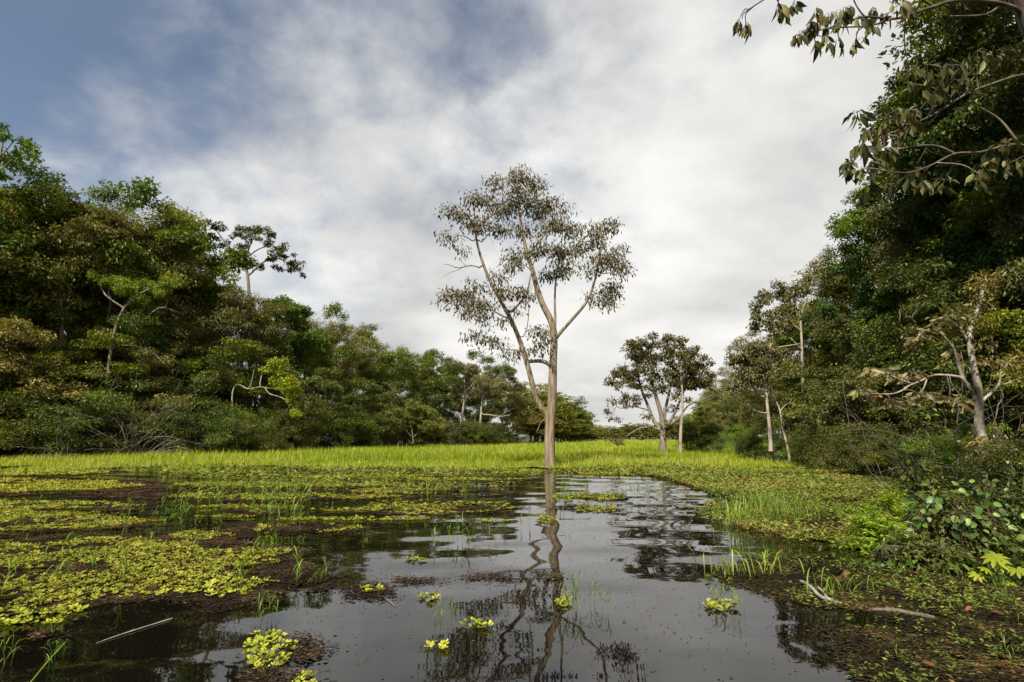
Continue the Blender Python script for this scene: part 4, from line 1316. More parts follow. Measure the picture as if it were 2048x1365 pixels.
NB = 230000
u = rng.random(NB)
dY = np.exp(u * math.log(380 / 2.0)) * 2.0 - 2.0
uu = rng.random(NB)
Yb = 28 + dY
Xl, Xr = bank_x(LEFT, Yb) - .5, bank_x(RIGHT, Yb) + .3
X = Xl + (Xr - Xl) * uu
Yg = dY + meadow_front(X) + rng.normal(0, .5, NB)
pn = fbm(X * .18, Yg * .18, 40)
pn2 = fbm(X * .55, Yg * .4, 41)
frontness = np.clip(1 - dY / 9, 0, 1)
keep = rng.random(NB) < np.clip(.05 + pn2 * .9 + np.minimum(dY, 8) * .085, 0, 1)
X, Yg, pn, pn2, frontness, dY = [q[keep] for q in (X, Yg, pn, pn2, frontness, dY)]
n = len(X)
tall = np.interp(dY, [0, 2.5, 6, 12], [.20, .36, .52, .66])
clump = fbm(X * .8, Yg * .5, 47)
hgt = tall * rng.uniform(.5, 1.2, n) * (.45 + .65 * pn + .5 * clump) * np.where(rng.random(n) < .015, 1.5, 1)
az = rng.uniform(0, 6.28, n)
lean = rng.uniform(.1, .45, n) * hgt
w = (.009 + .00042 * Yg) * rng.uniform(.7, 1.3, n)
tan_p = np.clip((fbm(X * .12, Yg * .5, 44) - .46) * 3.2, 0, 1) * np.clip(1 - np.abs(dY - 4) / 7, 0, 1)
big = fbm(X * .06, Yg * .13, 48)
tan2 = np.clip((fbm(X * .25, Yg * .22, 49) - .5) * 2.5, 0, 1)
val = np.clip(rng.normal(.38, .14, n) + (pn - .5) * .55 + (big - .5) * .5 + (clump - .5) * .3 + (rng.random(n) < (.10 + .6 * tan_p + .45 * tan2)) * .42, 0, 1)
h = np.stack([np.cos(az), np.sin(az), np.zeros(n)], -1)
s = np.stack([-np.sin(az), np.cos(az), np.zeros(n)], -1)
P = np.stack([X, Yg, np.full(n, -.02)], -1)
Z = np.array([0, 0, 1.0])
V = np.empty((n, 5, 3))
V[:, 0] = P + s * w[:, None] * .35
V[:, 1] = P - s * w[:, None] * .35
mid = P + h * (lean * .35)[:, None] + Z * (hgt * .62)[:, None]
V[:, 2] = mid - s * w[:, None] * .5
V[:, 3] = mid + s * w[:, None] * .5
V[:, 4] = P + h * lean[:, None] + Z * hgt[:, None]
k = np.arange(n)[:, None] * 5
mb = MB()
mb.add(V.reshape(-1, 3), np.hstack([k, k + 1, k + 2, k + 3]), np.hstack([k + 3, k + 2, k + 4]), np.repeat(val, 5))
tag(mb.build('meadow_grass', M['grass']), 'bright yellow-green floating grass covering the flooded meadow', 'grass', kind='stuff')


# ------------------------------------------------------------------ floating mats
def G(pts):
    return np.array([gnd(a, b)[:2] for a, b in pts])


def strip(x0, x1, y0, y1):
    ym = (y0 + y1) / 2
    return [(x0, ym), (x0 + (x1 - x0) * .12, y0 + (ym - y0) * .3), (x0 + (x1 - x0) * .45, y0), (x0 + (x1 - x0) * .85, y0 + (ym - y0) * .4), (x1, ym), (x0 + (x1 - x0) * .8, y1 - (y1 - ym) * .3), (x0 + (x1 - x0) * .5, y1), (x0 + (x1 - x0) * .1, y1 - (y1 - ym) * .3)]


lettuce_polys = [[(-500, 1092), (0, 1085), (250, 1074), (480, 1098), (600, 1103), (560, 1126), (450, 1140), (470, 1168), (560, 1164), (470, 1200), (360, 1205), (330, 1196), (270, 1213), (200, 1236), (110, 1252), (-500, 1262)]]
lettuce_polys += [strip(*q) for q in [(-300, 245, 938, 954), (-300, 310, 958, 987), (335, 850, 965, 976), (330, 800, 987, 1001), (-300, 345, 1002, 1022), (-300, 330, 1020, 1066), (340, 475, 1064, 1083), (500, 722, 1046, 1068), (498, 532, 1021, 1030),
                                      (715, 1048, 1002, 1032), (700, 960, 978, 990), (300, 560, 943, 948), (560, 860, 951, 957), (820, 1060, 957, 964), (1075, 1115, 1034, 1048), (1150, 1235, 1012, 1026), (1105, 1245, 988, 1004), (980, 1080, 940, 950), (360, 620, 1012, 1019), (560, 860, 1036, 1043), (620, 820, 1018, 1024), (880, 1040, 1040, 1046), (380, 520, 1032, 1038),
                                      (1560, 1700, 950, 958), (1150, 1500, 940, 952),
                                      (816, 852, 1114, 1126), (710, 765, 1176, 1189), (838, 880, 1186, 1206), (924, 980, 1242, 1264), (848, 906, 1288, 1308), (1112, 1146, 1200, 1217), (486, 590, 1262, 1345), (540, 582, 1320, 1340), (585, 640, 1350, 1385), (1415, 1470, 1203, 1226), (860, 900, 1166, 1176)]]
mud_polys = [[(-500, 1084), (300, 1068), (625, 1100), (600, 1130), (690, 1155), (680, 1172), (560, 1190), (515, 1212), (400, 1237), (345, 1218), (300, 1206), (150, 1240), (-500, 1262)]]
mud_polys += [strip(*q) for q in [(-300, 260, 934, 956), (-300, 420, 956, 992), (150, 420, 985, 1000), (330, 900, 962, 979), (320, 830, 986, 1003), (-300, 380, 1000, 1026), (-300, 340, 1020, 1070), (320, 500, 1064, 1086), (440, 740, 1046, 1069), (440, 560, 1020, 1031),
                                  (700, 1060, 1000, 1034), (690, 980, 975, 991), (780, 1090, 952, 967), (1140, 1250, 988, 1003), (1090, 1240, 1011, 1026), (-200, 110, 1268, 1288), (-200, 75, 1292, 1306), (480, 760, 936, 950),
                                  (700, 815, 1164, 1200), (775, 900, 1154, 1172), (880, 1010, 1146, 1166), (470, 560, 1180, 1210), (560, 640, 1275, 1330), (470, 640, 1340, 1400), (590, 660, 1150, 1180), (1090, 1130, 1148, 1160)]]
right_polys = [[(1130, 940), (1300, 951), (1380, 972), (1428, 990), (1420, 1010), (1395, 1028), (1440, 1050), (1500, 1064), (1580, 1080), (1700, 1092), (1800, 1080), (1960, 1040), (2060, 1000), (1900, 960), (1700, 943), (1400, 936)],
               [(1405, 1152), (1440, 1128), (1500, 1118), (1600, 1112), (1720, 1128), (1850, 1150), (2000, 1176), (2400, 1190), (2400, 1560), (1660, 1560), (1700, 1365), (1640, 1300), (1660, 1262), (1760, 1246), (1720, 1228), (1640, 1216), (1570, 1202), (1490, 1186), (1430, 1174)]]
lettuce_polys = [G(p) for p in lettuce_polys]
mud_polys = [G(p) for p in mud_polys]
open_poly = [G([(380, 1240), (700, 1100), (900, 1040), (1080, 1000), (1380, 1000), (1460, 1100), (1420, 1180), (1600, 1260), (1650, 1400), (300, 1400)])]
right_polys = [G(p) for p in right_polys]


def flakes(polys, size, cover, amp, seed, xr, hole, zb=.003):
    """floating debris: countless small ragged flakes, thinning out towards the edges of each outline"""
    r = np.random.default_rng(seed)
    mb = MB()
    for poly in polys:
        lo, hi = poly.min(0) - .3, poly.max(0) + .3
        lo[0], hi[0] = max(lo[0], xr[0]), min(hi[0], xr[1])
        if hi[0] <= lo[0]:
            continue
        ym = (lo[1] + hi[1]) / 2
        sz = size * max(1.0, ym / 6.5)
        n = int((hi - lo).prod() * cover / (sz * sz * .55))
        P = lo + r.random((n, 2)) * (hi - lo)
        P = P[np.abs(P[:, 0]) < (P[:, 1] + 1.5) * 1.1]
        sc_ = max(1.0, poly[:, 1].mean() / 7)
        nz = (fbm(P[:, 0] * 1.6 / sc_, P[:, 1] * 1.6 / sc_, 50) - .5) * amp * sc_
        sd = poly_sd(P, poly) + nz
        pt = fbm(P[:, 0] * 2.6, P[:, 1] * 3.4, seed + 21, 5)
        P = P[(sd + r.exponential(.05, len(P)) * r.choice([-1, 1], len(P)) > .03) & (pt + np.clip(sd, 0, .4) * .25 + r.normal(0, .03, len(P)) > hole)]
        n = len(P)
        if not n:
            continue
        a = r.uniform(0, 6.28, n)[:, None] + np.array([0, 1.57, 3.14, 4.71])[None] + r.normal(0, .35, (n, 4))
        q = sz * r.uniform(.35, 1.0, (n, 1)) * r.uniform(.5, 1.1, (n, 4))
        st = r.uniform(1, 1.8, (n, 1))
        z = zb + r.exponential(.0045, (n, 1)) + r.uniform(0, .006, (n, 4))
        V = np.stack([P[:, 0:1] + np.cos(a) * q * st, P[:, 1:2] + np.sin(a) * q, z], -1)
        v = np.clip(r.normal(.45, .2, n) + (fbm(P[:, 0] * 3, P[:, 1] * 3, seed + 5) - .5) * 1.2, 0, 1)
        mb.add(V.reshape(-1, 3), np.arange(n * 4).reshape(n, 4), None, np.repeat(v, 4))
        zb += .0004
    return mb


M['debris'] = leaf_mat('debris', [(0, (.008, .006, .004)), (.45, (.030, .020, .012)), (.8, (.072, .045, .026)), (.92, (.125, .072, .042)), (1, (.13, .12, .03))], transl=.05, gloss=.10, rough=.4, objvar=0, huevar=0)
M['dark_debris'] = leaf_mat('dark_debris', [(0, (.008, .006, .004)), (.45, (.026, .019, .010)), (.75, (.060, .045, .018)), (.92, (.12, .12, .025)), (1, (.18, .075, .04))], transl=.05, gloss=.10, rough=.4, objvar=0, huevar=0)
XR = (-22, 20)
m_ = flakes(mud_polys, .020, 1.2, .5, 50, XR, .465)
m2_ = flakes(open_poly, .009, .006, .3, 57, XR, .47)
m_.add(np.concatenate(m2_.v), np.concatenate(m2_.q), None, np.concatenate(m2_.a))
print('flakes', m_.n // 4)
tag(m_.build('floating_debris', M['debris']), 'red-brown mats of dead floating plant matter on the left water', 'debris', kind='stuff')
m_ = flakes(right_polys, .022, 1.4, .5, 60, XR, .40)
print('flakes', m_.n // 4)
tag(m_.build('marsh_litter', M['dark_debris']), 'dark floating plant litter along the right bank', 'debris', kind='stuff')


# water lettuce
def rosette(r, size, nl=7, segs=2):
    mb = MB()
    for q in range(nl):
        a = q * 6.283 / nl * 1.0 + r.normal(0, .2) + (q % 2) * .3
        el = r.uniform(.02, .38) if q > 2 else r.uniform(.3, .75)
        L = size * r.uniform(.7, 1.1)
        w = L * r.uniform(.55, .75)
        h = np.array([math.cos(a), math.sin(a), 0])
        s = np.array([-math.sin(a), math.cos(a), 0])
        u = h * math.cos(el) + np.array([0, 0, math.sin(el)])
        nrm = np.cross(u, s) * -1
        c = np.array([0, 0, .004])
        V = [c, c + u * L * .5 + s * w * .38 + nrm * w * .10, c + u * L * .95 + s * w * .42, c + u * L * 1.0 - nrm * w * .16, c + u * L * .95 - s * w * .42, c + u * L * .5 - s * w * .38 + nrm * w * .10, c + u * L * .52 - nrm * w * .05]
        v = r.normal(.62, .14)
        mb.add(V, [(0, 1, 2, 6), (6, 2, 3, 4), (0, 6, 4, 5)], None, np.clip([v - .3, v, v + .1, v + .05, v + .1, v, v - .1], 0, 1))
    return mb


ros = [rosette(np.random.default_rng(70 + q), .044, nl=6 + q % 3) for q in range(6)]
for q, dv in ((1, -.16), (4, .12), (5, -.36)):
    ros[q].a = [np.clip(a_ + dv, 0, 1) for a_ in ros[q].a]
ros_me = [m.mesh('water_lettuce', M['lettuce']) for m in ros]
pts = []
for pi, poly in enumerate(lettuce_polys):
    lo, hi = poly.min(0), poly.max(0)
    lo[0], hi[0] = max(lo[0], -24), min(hi[0], 20)
    ar = (hi - lo).prod()
    ym = (lo[1] + hi[1]) / 2
    dens = 330 if ym < 12 else 150
    n = int(min(ar * dens, 60000))
    P = lo + rng.random((n, 2)) * (hi - lo)
    sc_ = max(1.0, ym / 7)
    sd = poly_sd(P, poly) + (fbm(P[:, 0] * 1.6 / sc_, P[:, 1] * 1.6 / sc_, 90) - .5) * .45 * sc_ * (1 if ar > 1 else .15)
    patch = fbm(P[:, 0] * 1.1, P[:, 1] * 1.5, 91, 4)
    thr = (.475 if ym < 9 else .42) if ar > 1 else .40
    kp = (sd > 0) & (patch + rng.normal(0, .05, n) > thr)
    P = P[kp]
    pts.append(P)
P = np.concatenate(pts)
# thin by minimum spacing
order = rng.permutation(len(P))
cellsz = .054
seen, sel = {}, []
for i in order:
    c = cellsz * 2 ** (max(0, round(math.log2(max(P[i, 1], 1) / 10) * 2)) / 2)
    kx, ky = int(P[i, 0] / c), int(P[i, 1] / c)
    if (kx, ky, round(c, 3)) in seen:
        continue
    seen[(kx, ky, round(c, 3))] = 1
    sel.append(i)
P = P[sel]
# in the camera's own field only, nearest first
vis = np.abs(P[:, 0]) < (P[:, 1] + 1.2) * 1.05
P = P[vis]
dist = np.hypot(P[:, 0], P[:, 1])
P = P[np.argsort(dist)]
print('lettuce', len(P))
for i in range(min(300, len(P))):
    o = link('water_lettuce', ros_me[int(rng.integers(0, 6))])
    o.location = (P[i, 0], P[i, 1], .008 + rng.uniform(0, .012))
    o.rotation_euler = (rng.normal(0, .08), rng.normal(0, .08), rng.uniform(0, 6.28))
    s = rng.uniform(.5, 1.3)
    o.scale = (s, s, s)
    if P[i, 0] < -1.35:
        lb = 'pale yellow-green water lettuce rosette in the near edge of the big left mat'
    elif P[i, 0] > 1.2:
        lb = 'water lettuce rosette in the small clump on open water by the right mat'
    else:
        lb = 'pale yellow-green water lettuce rosette in a small raft on the open water'
    tag(o, lb, 'water lettuce', 'water lettuce rosettes floating near the boat')
mb = MB()
for q in range(6):
    sub = P[300:][q::6]
    V0 = np.concatenate(ros[q].v)
    A0 = np.concatenate(ros[q].a)
    Q0 = np.concatenate(ros[q].q)
    m = len(sub)
    a = rng.uniform(0, 6.28, m)
    s = rng.uniform(.45, 1.3, m) * np.maximum(1, np.hypot(sub[:, 0], sub[:, 1]) / 12)
    ca, sa = np.cos(a) * s, np.sin(a) * s
    VX = V0[None, :, 0] * ca[:, None] - V0[None, :, 1] * sa[:, None] + sub[:, 0:1]
    VY = V0[None, :, 0] * sa[:, None] + V0[None, :, 1] * ca[:, None] + sub[:, 1:2]
    VZ = V0[None, :, 2] * s[:, None] + .008 + rng.uniform(0, .012, (m, 1))
    QQ = (Q0[None] + (np.arange(m) * len(V0))[:, None, None]).reshape(-1, 4)
    mb.add(np.stack([VX, VY, VZ], -1).reshape(-1, 3), QQ, None, np.clip(A0[None] + rng.normal(0, .17, (m, 1)), 0, 1).ravel())
tag(mb.build('water_lettuce_mat', M['lettuce']), 'pale yellow-green carpet of floating water lettuce over the left water', 'water lettuce', kind='stuff')


# low marsh plants on the right mats
def sprigs(polys, dens, seed, name, label, Lr, hr, vmean, thr=.40):
    r = np.random.default_rng(seed)
    PP = []
    for poly in polys:
        lo, hi = poly.min(0), poly.max(0)
        lo[0], hi[0] = max(lo[0], -20), min(hi[0], 18)
        n = int((hi - lo).prod() * dens)
        Q = lo + r.random((n, 2)) * (hi - lo)
        sd = poly_sd(Q, poly) + (fbm(Q[:, 0] * 1.6, Q[:, 1] * 1.6, 60) - .5) * .5
        pt = fbm(Q[:, 0] * .9, Q[:, 1] * .9, seed + 1)
        PP.append(Q[(sd > -.02) & (pt + r.normal(0, .1, n) > thr)])
    P = np.concatenate(PP)
    P = P[np.abs(P[:, 0]) < (P[:, 1] + 1.5) * 1.1]
    n = len(P)
    k = 7
    pr = np.repeat(P, k, axis=0)
    hh = np.repeat(r.uniform(*hr, n), k)
    lv = np.tile(np.linspace(.15, 1, k), n)
    a = r.uniform(0, 6.28, n * k)
    lx = np.repeat(r.normal(0, .3, (n, 2)), k, axis=0)
    z = hh * lv
    pos = np.column_stack([pr + lx * z[:, None], z + .006])
    el = r.uniform(-.2, .7, n * k)
    D = np.column_stack([np.cos(a) * np.cos(el), np.sin(a) * np.cos(el), np.sin(el)])
    Nn = np.array([0, 0, 1.0]) + r.normal(0, .35, (n * k, 3))
    sz = np.repeat(np.maximum(1, P[:, 1] / 12), k)
    L = r.uniform(*Lr, n * k) * sz
    clumpv = np.repeat((fbm(P[:, 0] * .7, P[:, 1] * .7, seed + 8) - .5) * .9, k)
    val = np.clip(r.normal(vmean, .16, n * k) + clumpv + (r.random(n * k) > .975) * .4, 0, 1)
    mb = MB()
    leaves(mb, pos, D, Nn, L, L * r.uniform(.3, .6, n * k), val, fold=.12, droop=.1)
    print(name, n)
    tag(mb.build(name, M['sprig']), label, 'marsh plants', kind='stuff')


sprigs([right_polys[0]], 120, 81, 'marsh_plants', 'low green marsh plants covering the floating mat along the right bank', (.04, .085), (.03, .13), .66, .36)
sprigs([right_polys[1]], 240, 82, 'marsh_seedlings', 'small scattered marsh plants on the dark mat in the right foreground', (.02, .05), (.01, .08), .40, .53)
mband = [G(strip(*q)) for q in [(300, 1100, 936, 962), (1080, 1560, 932, 950), (-300, 500, 930, 942), (350, 1060, 962, 985), (1110, 1260, 984, 1006)]]
sprigs(mband, 11, 83, 'marsh_fringe', 'ragged olive fringe of water plants in front of the meadow', (.05, .10), (.03, .22), .62, .46)


# grass shoots
def shoot_mesh(seed, hgt, nb, w):
    r = np.random.default_rng(seed)
    mb = MB()
    b = r.normal(0, .05, 2) * hgt
    top = np.array([b[0], b[1], hgt * .62])
    tube(mb, [(0, 0, -.06), (b[0] * .4, b[1] * .4, hgt * .3), tuple(top)], [.005, .004, .003], 4, .5, cap=False)
    for q in range(nb):
        t = .25 + .75 * q / max(nb - 1, 1)
        p = np.array([b[0] * t, b[1] * t, hgt * .62 * t])
        blade(mb, p, r.uniform(0, 6.28), hgt * r.uniform(.22, .42), hgt * r.uniform(.22, .5), w * r.uniform(.7, 1.2), np.clip(r.normal(.5, .2), 0, 1), 5, r.uniform(.1, .45))
    return mb.mesh('grass_shoot', M['shoot'])


shoots = [shoot_mesh(100 + q, 1.0, int(4 + q % 4), .036) for q in range(8)]


def put_shoot(x, y, h, label, group):
    o = link('grass_shoot', shoots[int(rng.integers(0, 8))])
    o.location = (x, y, 0.0)
    o.rotation_euler = (rng.normal(0, .1), rng.normal(0, .1), rng.uniform(0, 6.28))
    wx = rng.uniform(.9, 1.3)
    o.scale = (h * wx, h * wx, h)
    tag(o, label, 'grass shoot', group)


def shoots_px(lst, label, group):
    lst = sorted(lst)
    for i, (px, py, h) in enumerate(lst):
        g = gnd(px, py)
        put_shoot(g[0], g[1], h, f'{label}, {ORD[i]} from left', group)


def scatter_px(n, x0, x1, y0, y1, h0, h1):
    out = []
    while len(out) < n:
        px, py = rng.uniform(x0, x1), rng.uniform(y0, y1)
        g = gnd(px, py)
        if fbm(np.array([g[0] * .8]), np.array([g[1] * .5]), 120)[0] + rng.normal(0, .08) > .46:
            out.append((px, py, rng.uniform(h0, h1)))
    return out


for n_, x0, x1, y0, y1, w_ in [(34, 330, 560, 975, 1005, 'farther left part'), (38, 330, 620, 1005, 1062, 'nearer left part'), (38, 560, 960, 970, 1010, 'right part')]:
    shoots_px(scatter_px(n_, x0, x1, y0, y1, .38, .75), f'grass shoot in the {w_} of the left pool', 'grass shoots in the left pool')
for n_, x0, x1, y0, y1, w_ in [(34, 0, 330, 1005, 1080, 'far lettuce mats'), (34, 0, 600, 1085, 1195, 'big near lettuce mat')]:
    shoots_px(scatter_px(n_, x0, x1, y0, y1, .20, .42), f'grass shoot growing through the {w_} at left', 'grass shoots in the lettuce mats')
shoots_px([(588, 1165, .33), (600, 1160, .42), (592, 1172, .28)], 'grass shoot at the tip of the big left mat', 'shoots at the tip of the left mat')
shoots_px([(630, 1172, .2), (640, 1168, .25), (650, 1165, .3), (622, 1170, .22)], 'short shoot beside the tip of the left mat', 'shoots of the low tuft')
shoots_px([(725, 1105, .45), (735, 1085, .3)], 'thin pale shoot alone in open water right of the left mats', 'lone pale shoots')
shoots_px([(868, 1098, .32), (898, 1085, .3), (916, 1080, .5), (925, 1085, .42), (938, 1090, .4), (945, 1075, .38), (978, 1085, .34), (990, 1080, .3), (1010, 1070, .28), (1042, 1060, .34), (1060, 1050, .4), (905, 1095, .26), (935, 1105, .36)], 'slim grass shoot left of the tall tree reflection', 'shoots left of the reflection')
shoots_px([(872, 1265, .34), (880, 1272, .26), (905, 1262, .38), (912, 1255, .3), (868, 1275, .22)], 'grass shoot of the small tuft by the near lettuce rafts', 'shoots by the near rafts')
shoots_px([(1130, 1222, .26), (1138, 1218, .32), (1145, 1225, .36), (1152, 1220, .30), (1160, 1226, .22), (1148, 1214, .34), (1140, 1228, .2), (1155, 1212, .25), (1180, 1210, .28), (1188, 1204, .3)], 'fresh green shoot in the tuft right of the tall tree reflection', 'shoots of the near right tuft')
shoots_px([(1205, 1218, .22), (1215, 1222, .24), (990, 1272, .1)], 'thin drooping shoot standing in open water near the reflection', 'thin shoots in open water')
shoots_px([(1432, 1212, .2), (1442, 1208, .24), (1450, 1214, .2), (1478, 1228, .26), (1468, 1208, .18)], 'thin shoot on the small floating clump right of the reflection', 'shoots of the right clump')
shoots_px([(510, 1245, .22), (520, 1250, .28), (535, 1240, .24), (528, 1232, .3), (545, 1236, .25), (552, 1242, .2), (518, 1330, .18), (505, 1335, .15), (530, 1338, .16)], 'short shoot on the small floating clump at near left', 'shoots of the near left clump')
shoots_px([(8, 1325, .3), (22, 1330, .22), (2, 1345, .26), (110, 1320, .18), (95, 1345, .2), (125, 1318, .16)], 'grass shoot at the left bottom corner of the photo', 'shoots at the bottom left')
shoots_px(scatter_px(40, 1080, 1440, 955, 1010, .3, .5), 'slim shoot between the tall tree and the right mat', 'shoots before the right mat')
shoots_px(scatter_px(40, 1400, 1800, 1000, 1085, .16, .34), 'grass shoot on the marsh mat along the right bank', 'shoots on the right mat')
shoots_px(scatter_px(40, 1430, 2040, 1130, 1360, .10, .24), 'small shoot on the dark mat in the right foreground', 'shoots on the near right mat')


# sedge tussocks on the right mat
def tussock(px, py, n, h, label, seed):
    r = np.random.default_rng(seed)
    mb = MB()
    for _ in range(n):
        b = np.array([r.normal(0, .16), r.normal(0, .1), -.03])
        blade(mb, b, r.uniform(0, 6.28), h * r.uniform(.5, 1.05), h * r.uniform(.3, 1.0), r.uniform(.010, .019), np.clip(r.normal(.6, .17), 0, 1), 7, r.uniform(.0, .4))
    o = mb.build('sedge_tussock', M['shoot'])
    o.location = gnd(px, py)
    tag(o, label, 'sedge', 'sedge tussocks on the right mat')


tussock(1480, 1052, 60, .55, 'arching sedge tussock at the water corner of the right mat', 1)
tussock(1545, 1048, 80, .62, 'largest arching sedge tussock, middle of the three on the right mat', 2)
tussock(1600, 1040, 55, .55, 'arching sedge tussock nearest the yellow fern bush', 3)
tussock(1520, 1022, 50, .5, 'sedge tussock just behind the largest one on the right mat', 4)
tussock(1450, 1148, 26, .22, 'low sedge tuft at the tip of the near right mat', 5)
tussock(1530, 1150, 26, .30, 'upright sedge tuft on the near right mat before the driftwood', 6)
tussock(1670, 1185, 22, .26, 'small sedge tuft behind the forked driftwood', 7)

# ------------------------------------------------------------------ right bank plants with single leaves
def round_leaf_mesh(name, mat, L, W, r, val, segs=5):
    mb = MB()
    t = np.linspace(0, 1, segs + 1)
    w = W * .5 * np.sqrt(np.clip(np.sin(np.clip(t * .94 + .06, 0, .99) * math.pi), 0, 1)) * (1.15 - .45 * t)
    w[-1] = W * .02
    V = []
    for i in range(segs + 1):
        y = L * t[i]
        z = -.22 * L * t[i] ** 2
        V += [(-w[i], y, z + w[i] * .22), (0, y, z), (w[i], y, z + w[i] * .22)]
    Q = []
    for i in range(segs):
        a = i * 3
        Q += [(a, a + 1, a + 4, a + 3), (a + 1, a + 2, a + 5, a + 4)]
    mb.add(V, Q, None, np.full(len(V), val))
    return mb.mesh(name, mat, True)


vine_leaves = [round_leaf_mesh('leaf', M['leaf_vine'], .125, .095, rN, v) for v in (.15, .35, .5, .6, .75, .95)]


def leaf_thicket(name, label, cat, px, py, Yd, size, n, meshes, seed, sc=(.6, 1.15), bark='bark', stems=9, facing=(0, -1)):
    """a mound of stems with single broad leaves as parts; half-ellipsoid of the given size, leaves on its skin"""
    r = np.random.default_rng(seed)
    base = gnd(px, py)
    root = thing(name, label, cat, base)
    mb = MB()
    nodes = []
    for _ in range(stems):
        a = r.uniform(0, 6.28)
        e = np.array([math.cos(a) * size[0] * r.uniform(.2, .9), math.sin(a) * size[1] * r.uniform(.2, .9), size[2] * r.uniform(.5, 1.0)])
        sp = spline([np.array([r.normal(0, .1), r.normal(0, .1), -.05]), e * np.array([.35, .35, .6]) + r.normal(0, .05, 3), e], 4)
        tube(mb, sp, np.linspace(.014, .005, len(sp)), 4)
        nodes += list(sp[2:])
    nodes = np.array(nodes)
    for _ in range(n):
        d = unit(r.normal(size=3))
        d[2] = abs(d[2])
        p = d * np.array(size) * r.uniform(.62, 1.06)
        i = int(np.argmin(np.linalg.norm(nodes - p, axis=1)))
        tube(mb, [nodes[i], (nodes[i] + p) / 2 + np.array([0, 0, .03]), p], [.004, .003, .002], 3, cap=False)
        lf = link('leaf', meshes[int(r.integers(0, len(meshes)))], root)
        lf.location = p
        az = math.atan2(d[1], d[0]) - math.pi / 2 + r.normal(0, .7)
        lf.rotation_euler = (r.uniform(-1.25, .1), r.normal(0, .5), az)
        s = r.uniform(*sc)
        lf.scale = (s, s, s)
    mb.build('stems', M[bark], root, True)
    c = MB()
    cc = unit(r.normal(size=(46, 3))) * np.array(size) * r.uniform(.3, .82, (46, 1))
    cc[:, 2] = np.abs(cc[:, 2])
    clump_leaves(c, cc, .2, 60, .085, .05, r, flat=.8)
    tag(c.build('foliage', M['leaf_bush'], root), kind='stuff')
    return root


leaf_thicket('vine_thicket', 'dark green broad-leaved vine thicket at the foot of the spotted trunk', 'vine', 1915, 1090, 0, (.85, .7, .9), 290, vine_leaves, 1)
leaf_thicket('climbing_vine', 'broad-leaved vine standing tall left of the spotted trunk', 'vine', 1860, 1030, 0, (.55, .45, 1.25), 120, vine_leaves, 2)
leaf_thicket('vine_mound', 'dark leafy vine mound at the right edge above the palmate plant', 'vine', 2045, 1080, 0, (.8, .8, 1.2), 200, vine_leaves, 3, sc=(.4, .8))
leaf_thicket('low_vine', 'low vine of small round leaves trailing into the water before the thicket', 'vine', 1850, 1130, 0, (.7, .4, .35), 120, vine_leaves, 4, sc=(.4, .8))

yb = leaf_mat('leaf_fern', [(0, (.15, .20, .012)), (.5, (.32, .40, .02)), (1, (.50, .54, .05))], transl=.45, objvar=.1)


def fern_bush(name, label, px, py, size, n, per, L, W, seed, mat):
    r = np.random.default_rng(seed)
    base = gnd(px, py)
    root = thing(name, label, 'bush', base)
    t, c = MB(), MB()
    for _ in range(n):
        d = unit(r.normal(size=3))
        d[2] = abs(d[2])
        e = d * np.array(size) * r.uniform(.6, 1.05)
        sp = spline([np.array([r.normal(0, .06), r.normal(0, .06), -.04]), e * np.array([.4, .4, .75]), e], 6)
        tube(t, sp, np.linspace(.008, .003, len(sp)), 3)
        ii = r.integers(4, len(sp), per)
        P = sp[ii] + r.normal(0, .015, (per, 3))
        tang = unit(np.gradient(sp, axis=0))[ii]
        side = unit(np.cross(tang, [0, 0, 1.0])) * r.choice([-1, 1], per)[:, None]
        D = side + tang * .5 + r.normal(0, .25, (per, 3))
        leaves(c, P, D, np.array([0, 0, 1.0]) + r.normal(0, .3, (per, 3)), L * r.uniform(.6, 1.2, per), W * r.uniform(.7, 1.2, per), np.clip(r.normal(.5, .2, per), 0, 1), droop=.15)
    t.build('stems', M['twig'], root, True)
    tag(c.build('foliage', mat, root), kind='stuff')


fern_bush('yellow_fern', 'bright yellow-green feathery bush leaning over the water before the vine thicket', 1750, 1098, (.62, .45, .62), 80, 34, .085, .03, 1, yb)
fern_bush('yellow_fern', 'upper yellow-green feathery bush behind the one leaning over the water', 1800, 1066, (.8, .5, .75), 80, 34, .085, .03, 2, yb)
fern_bush('yellow_fern', 'small yellow-green feathery bush at the far end of the right bank thicket', 1830, 1000, (.8, .6, .6), 40, 26, .10, .04, 3, yb)
fern_bush('dry_bracken', 'dead orange-brown bracken beside the yellow-green bush', 1712, 1078, (.28, .2, .35), 16, 18, .08, .02, 4, leaf_mat('leaf_dry', [(0, (.22, .11, .04)), (1, (.46, .29, .13))], objvar=.05))
fern_bush('green_bush', 'fresh green bush at the right edge behind the vine mound', 2010, 1020, (1.1, .8, 1.1), 90, 40, .09, .045, 5, M['leaf_vine'])

# palmate plant in the right foreground
pm = []
for v in (.25, .45, .65):
    mb = MB()
    for q in range(8):
        a = (q - 3.5) * .68
        h = np.array([math.sin(a), math.cos(a), 0])
        s = np.array([math.cos(a), -math.sin(a), 0])
        L = .15 * (1 - .035 * abs(q - 3.5) ** 1.5)
        rows = []
        for t_, w_ in [(0, .006), (.35, .017), (.7, .022), (1, .002)]:
            c = h * L * t_ + np.array([0, 0, .02 * t_ - .05 * t_ * t_])
            rows += [c - s * w_, c + np.array([0, 0, -.004]), c + s * w_]
        Q = []
        for i in range(3):
            Q += [(i * 3, i * 3 + 1, i * 3 + 4, i * 3 + 3), (i * 3 + 1, i * 3 + 2, i * 3 + 5, i * 3 + 4)]
        mb.add(rows, Q, None, v)
    pm.append(mb.mesh('leaf', M['leaf_yellow'], True))
base = gnd(2000, 1172)
root = thing('palmate_plant', 'young plant with bright palm-shaped leaves at the right foreground edge', 'plant', base)
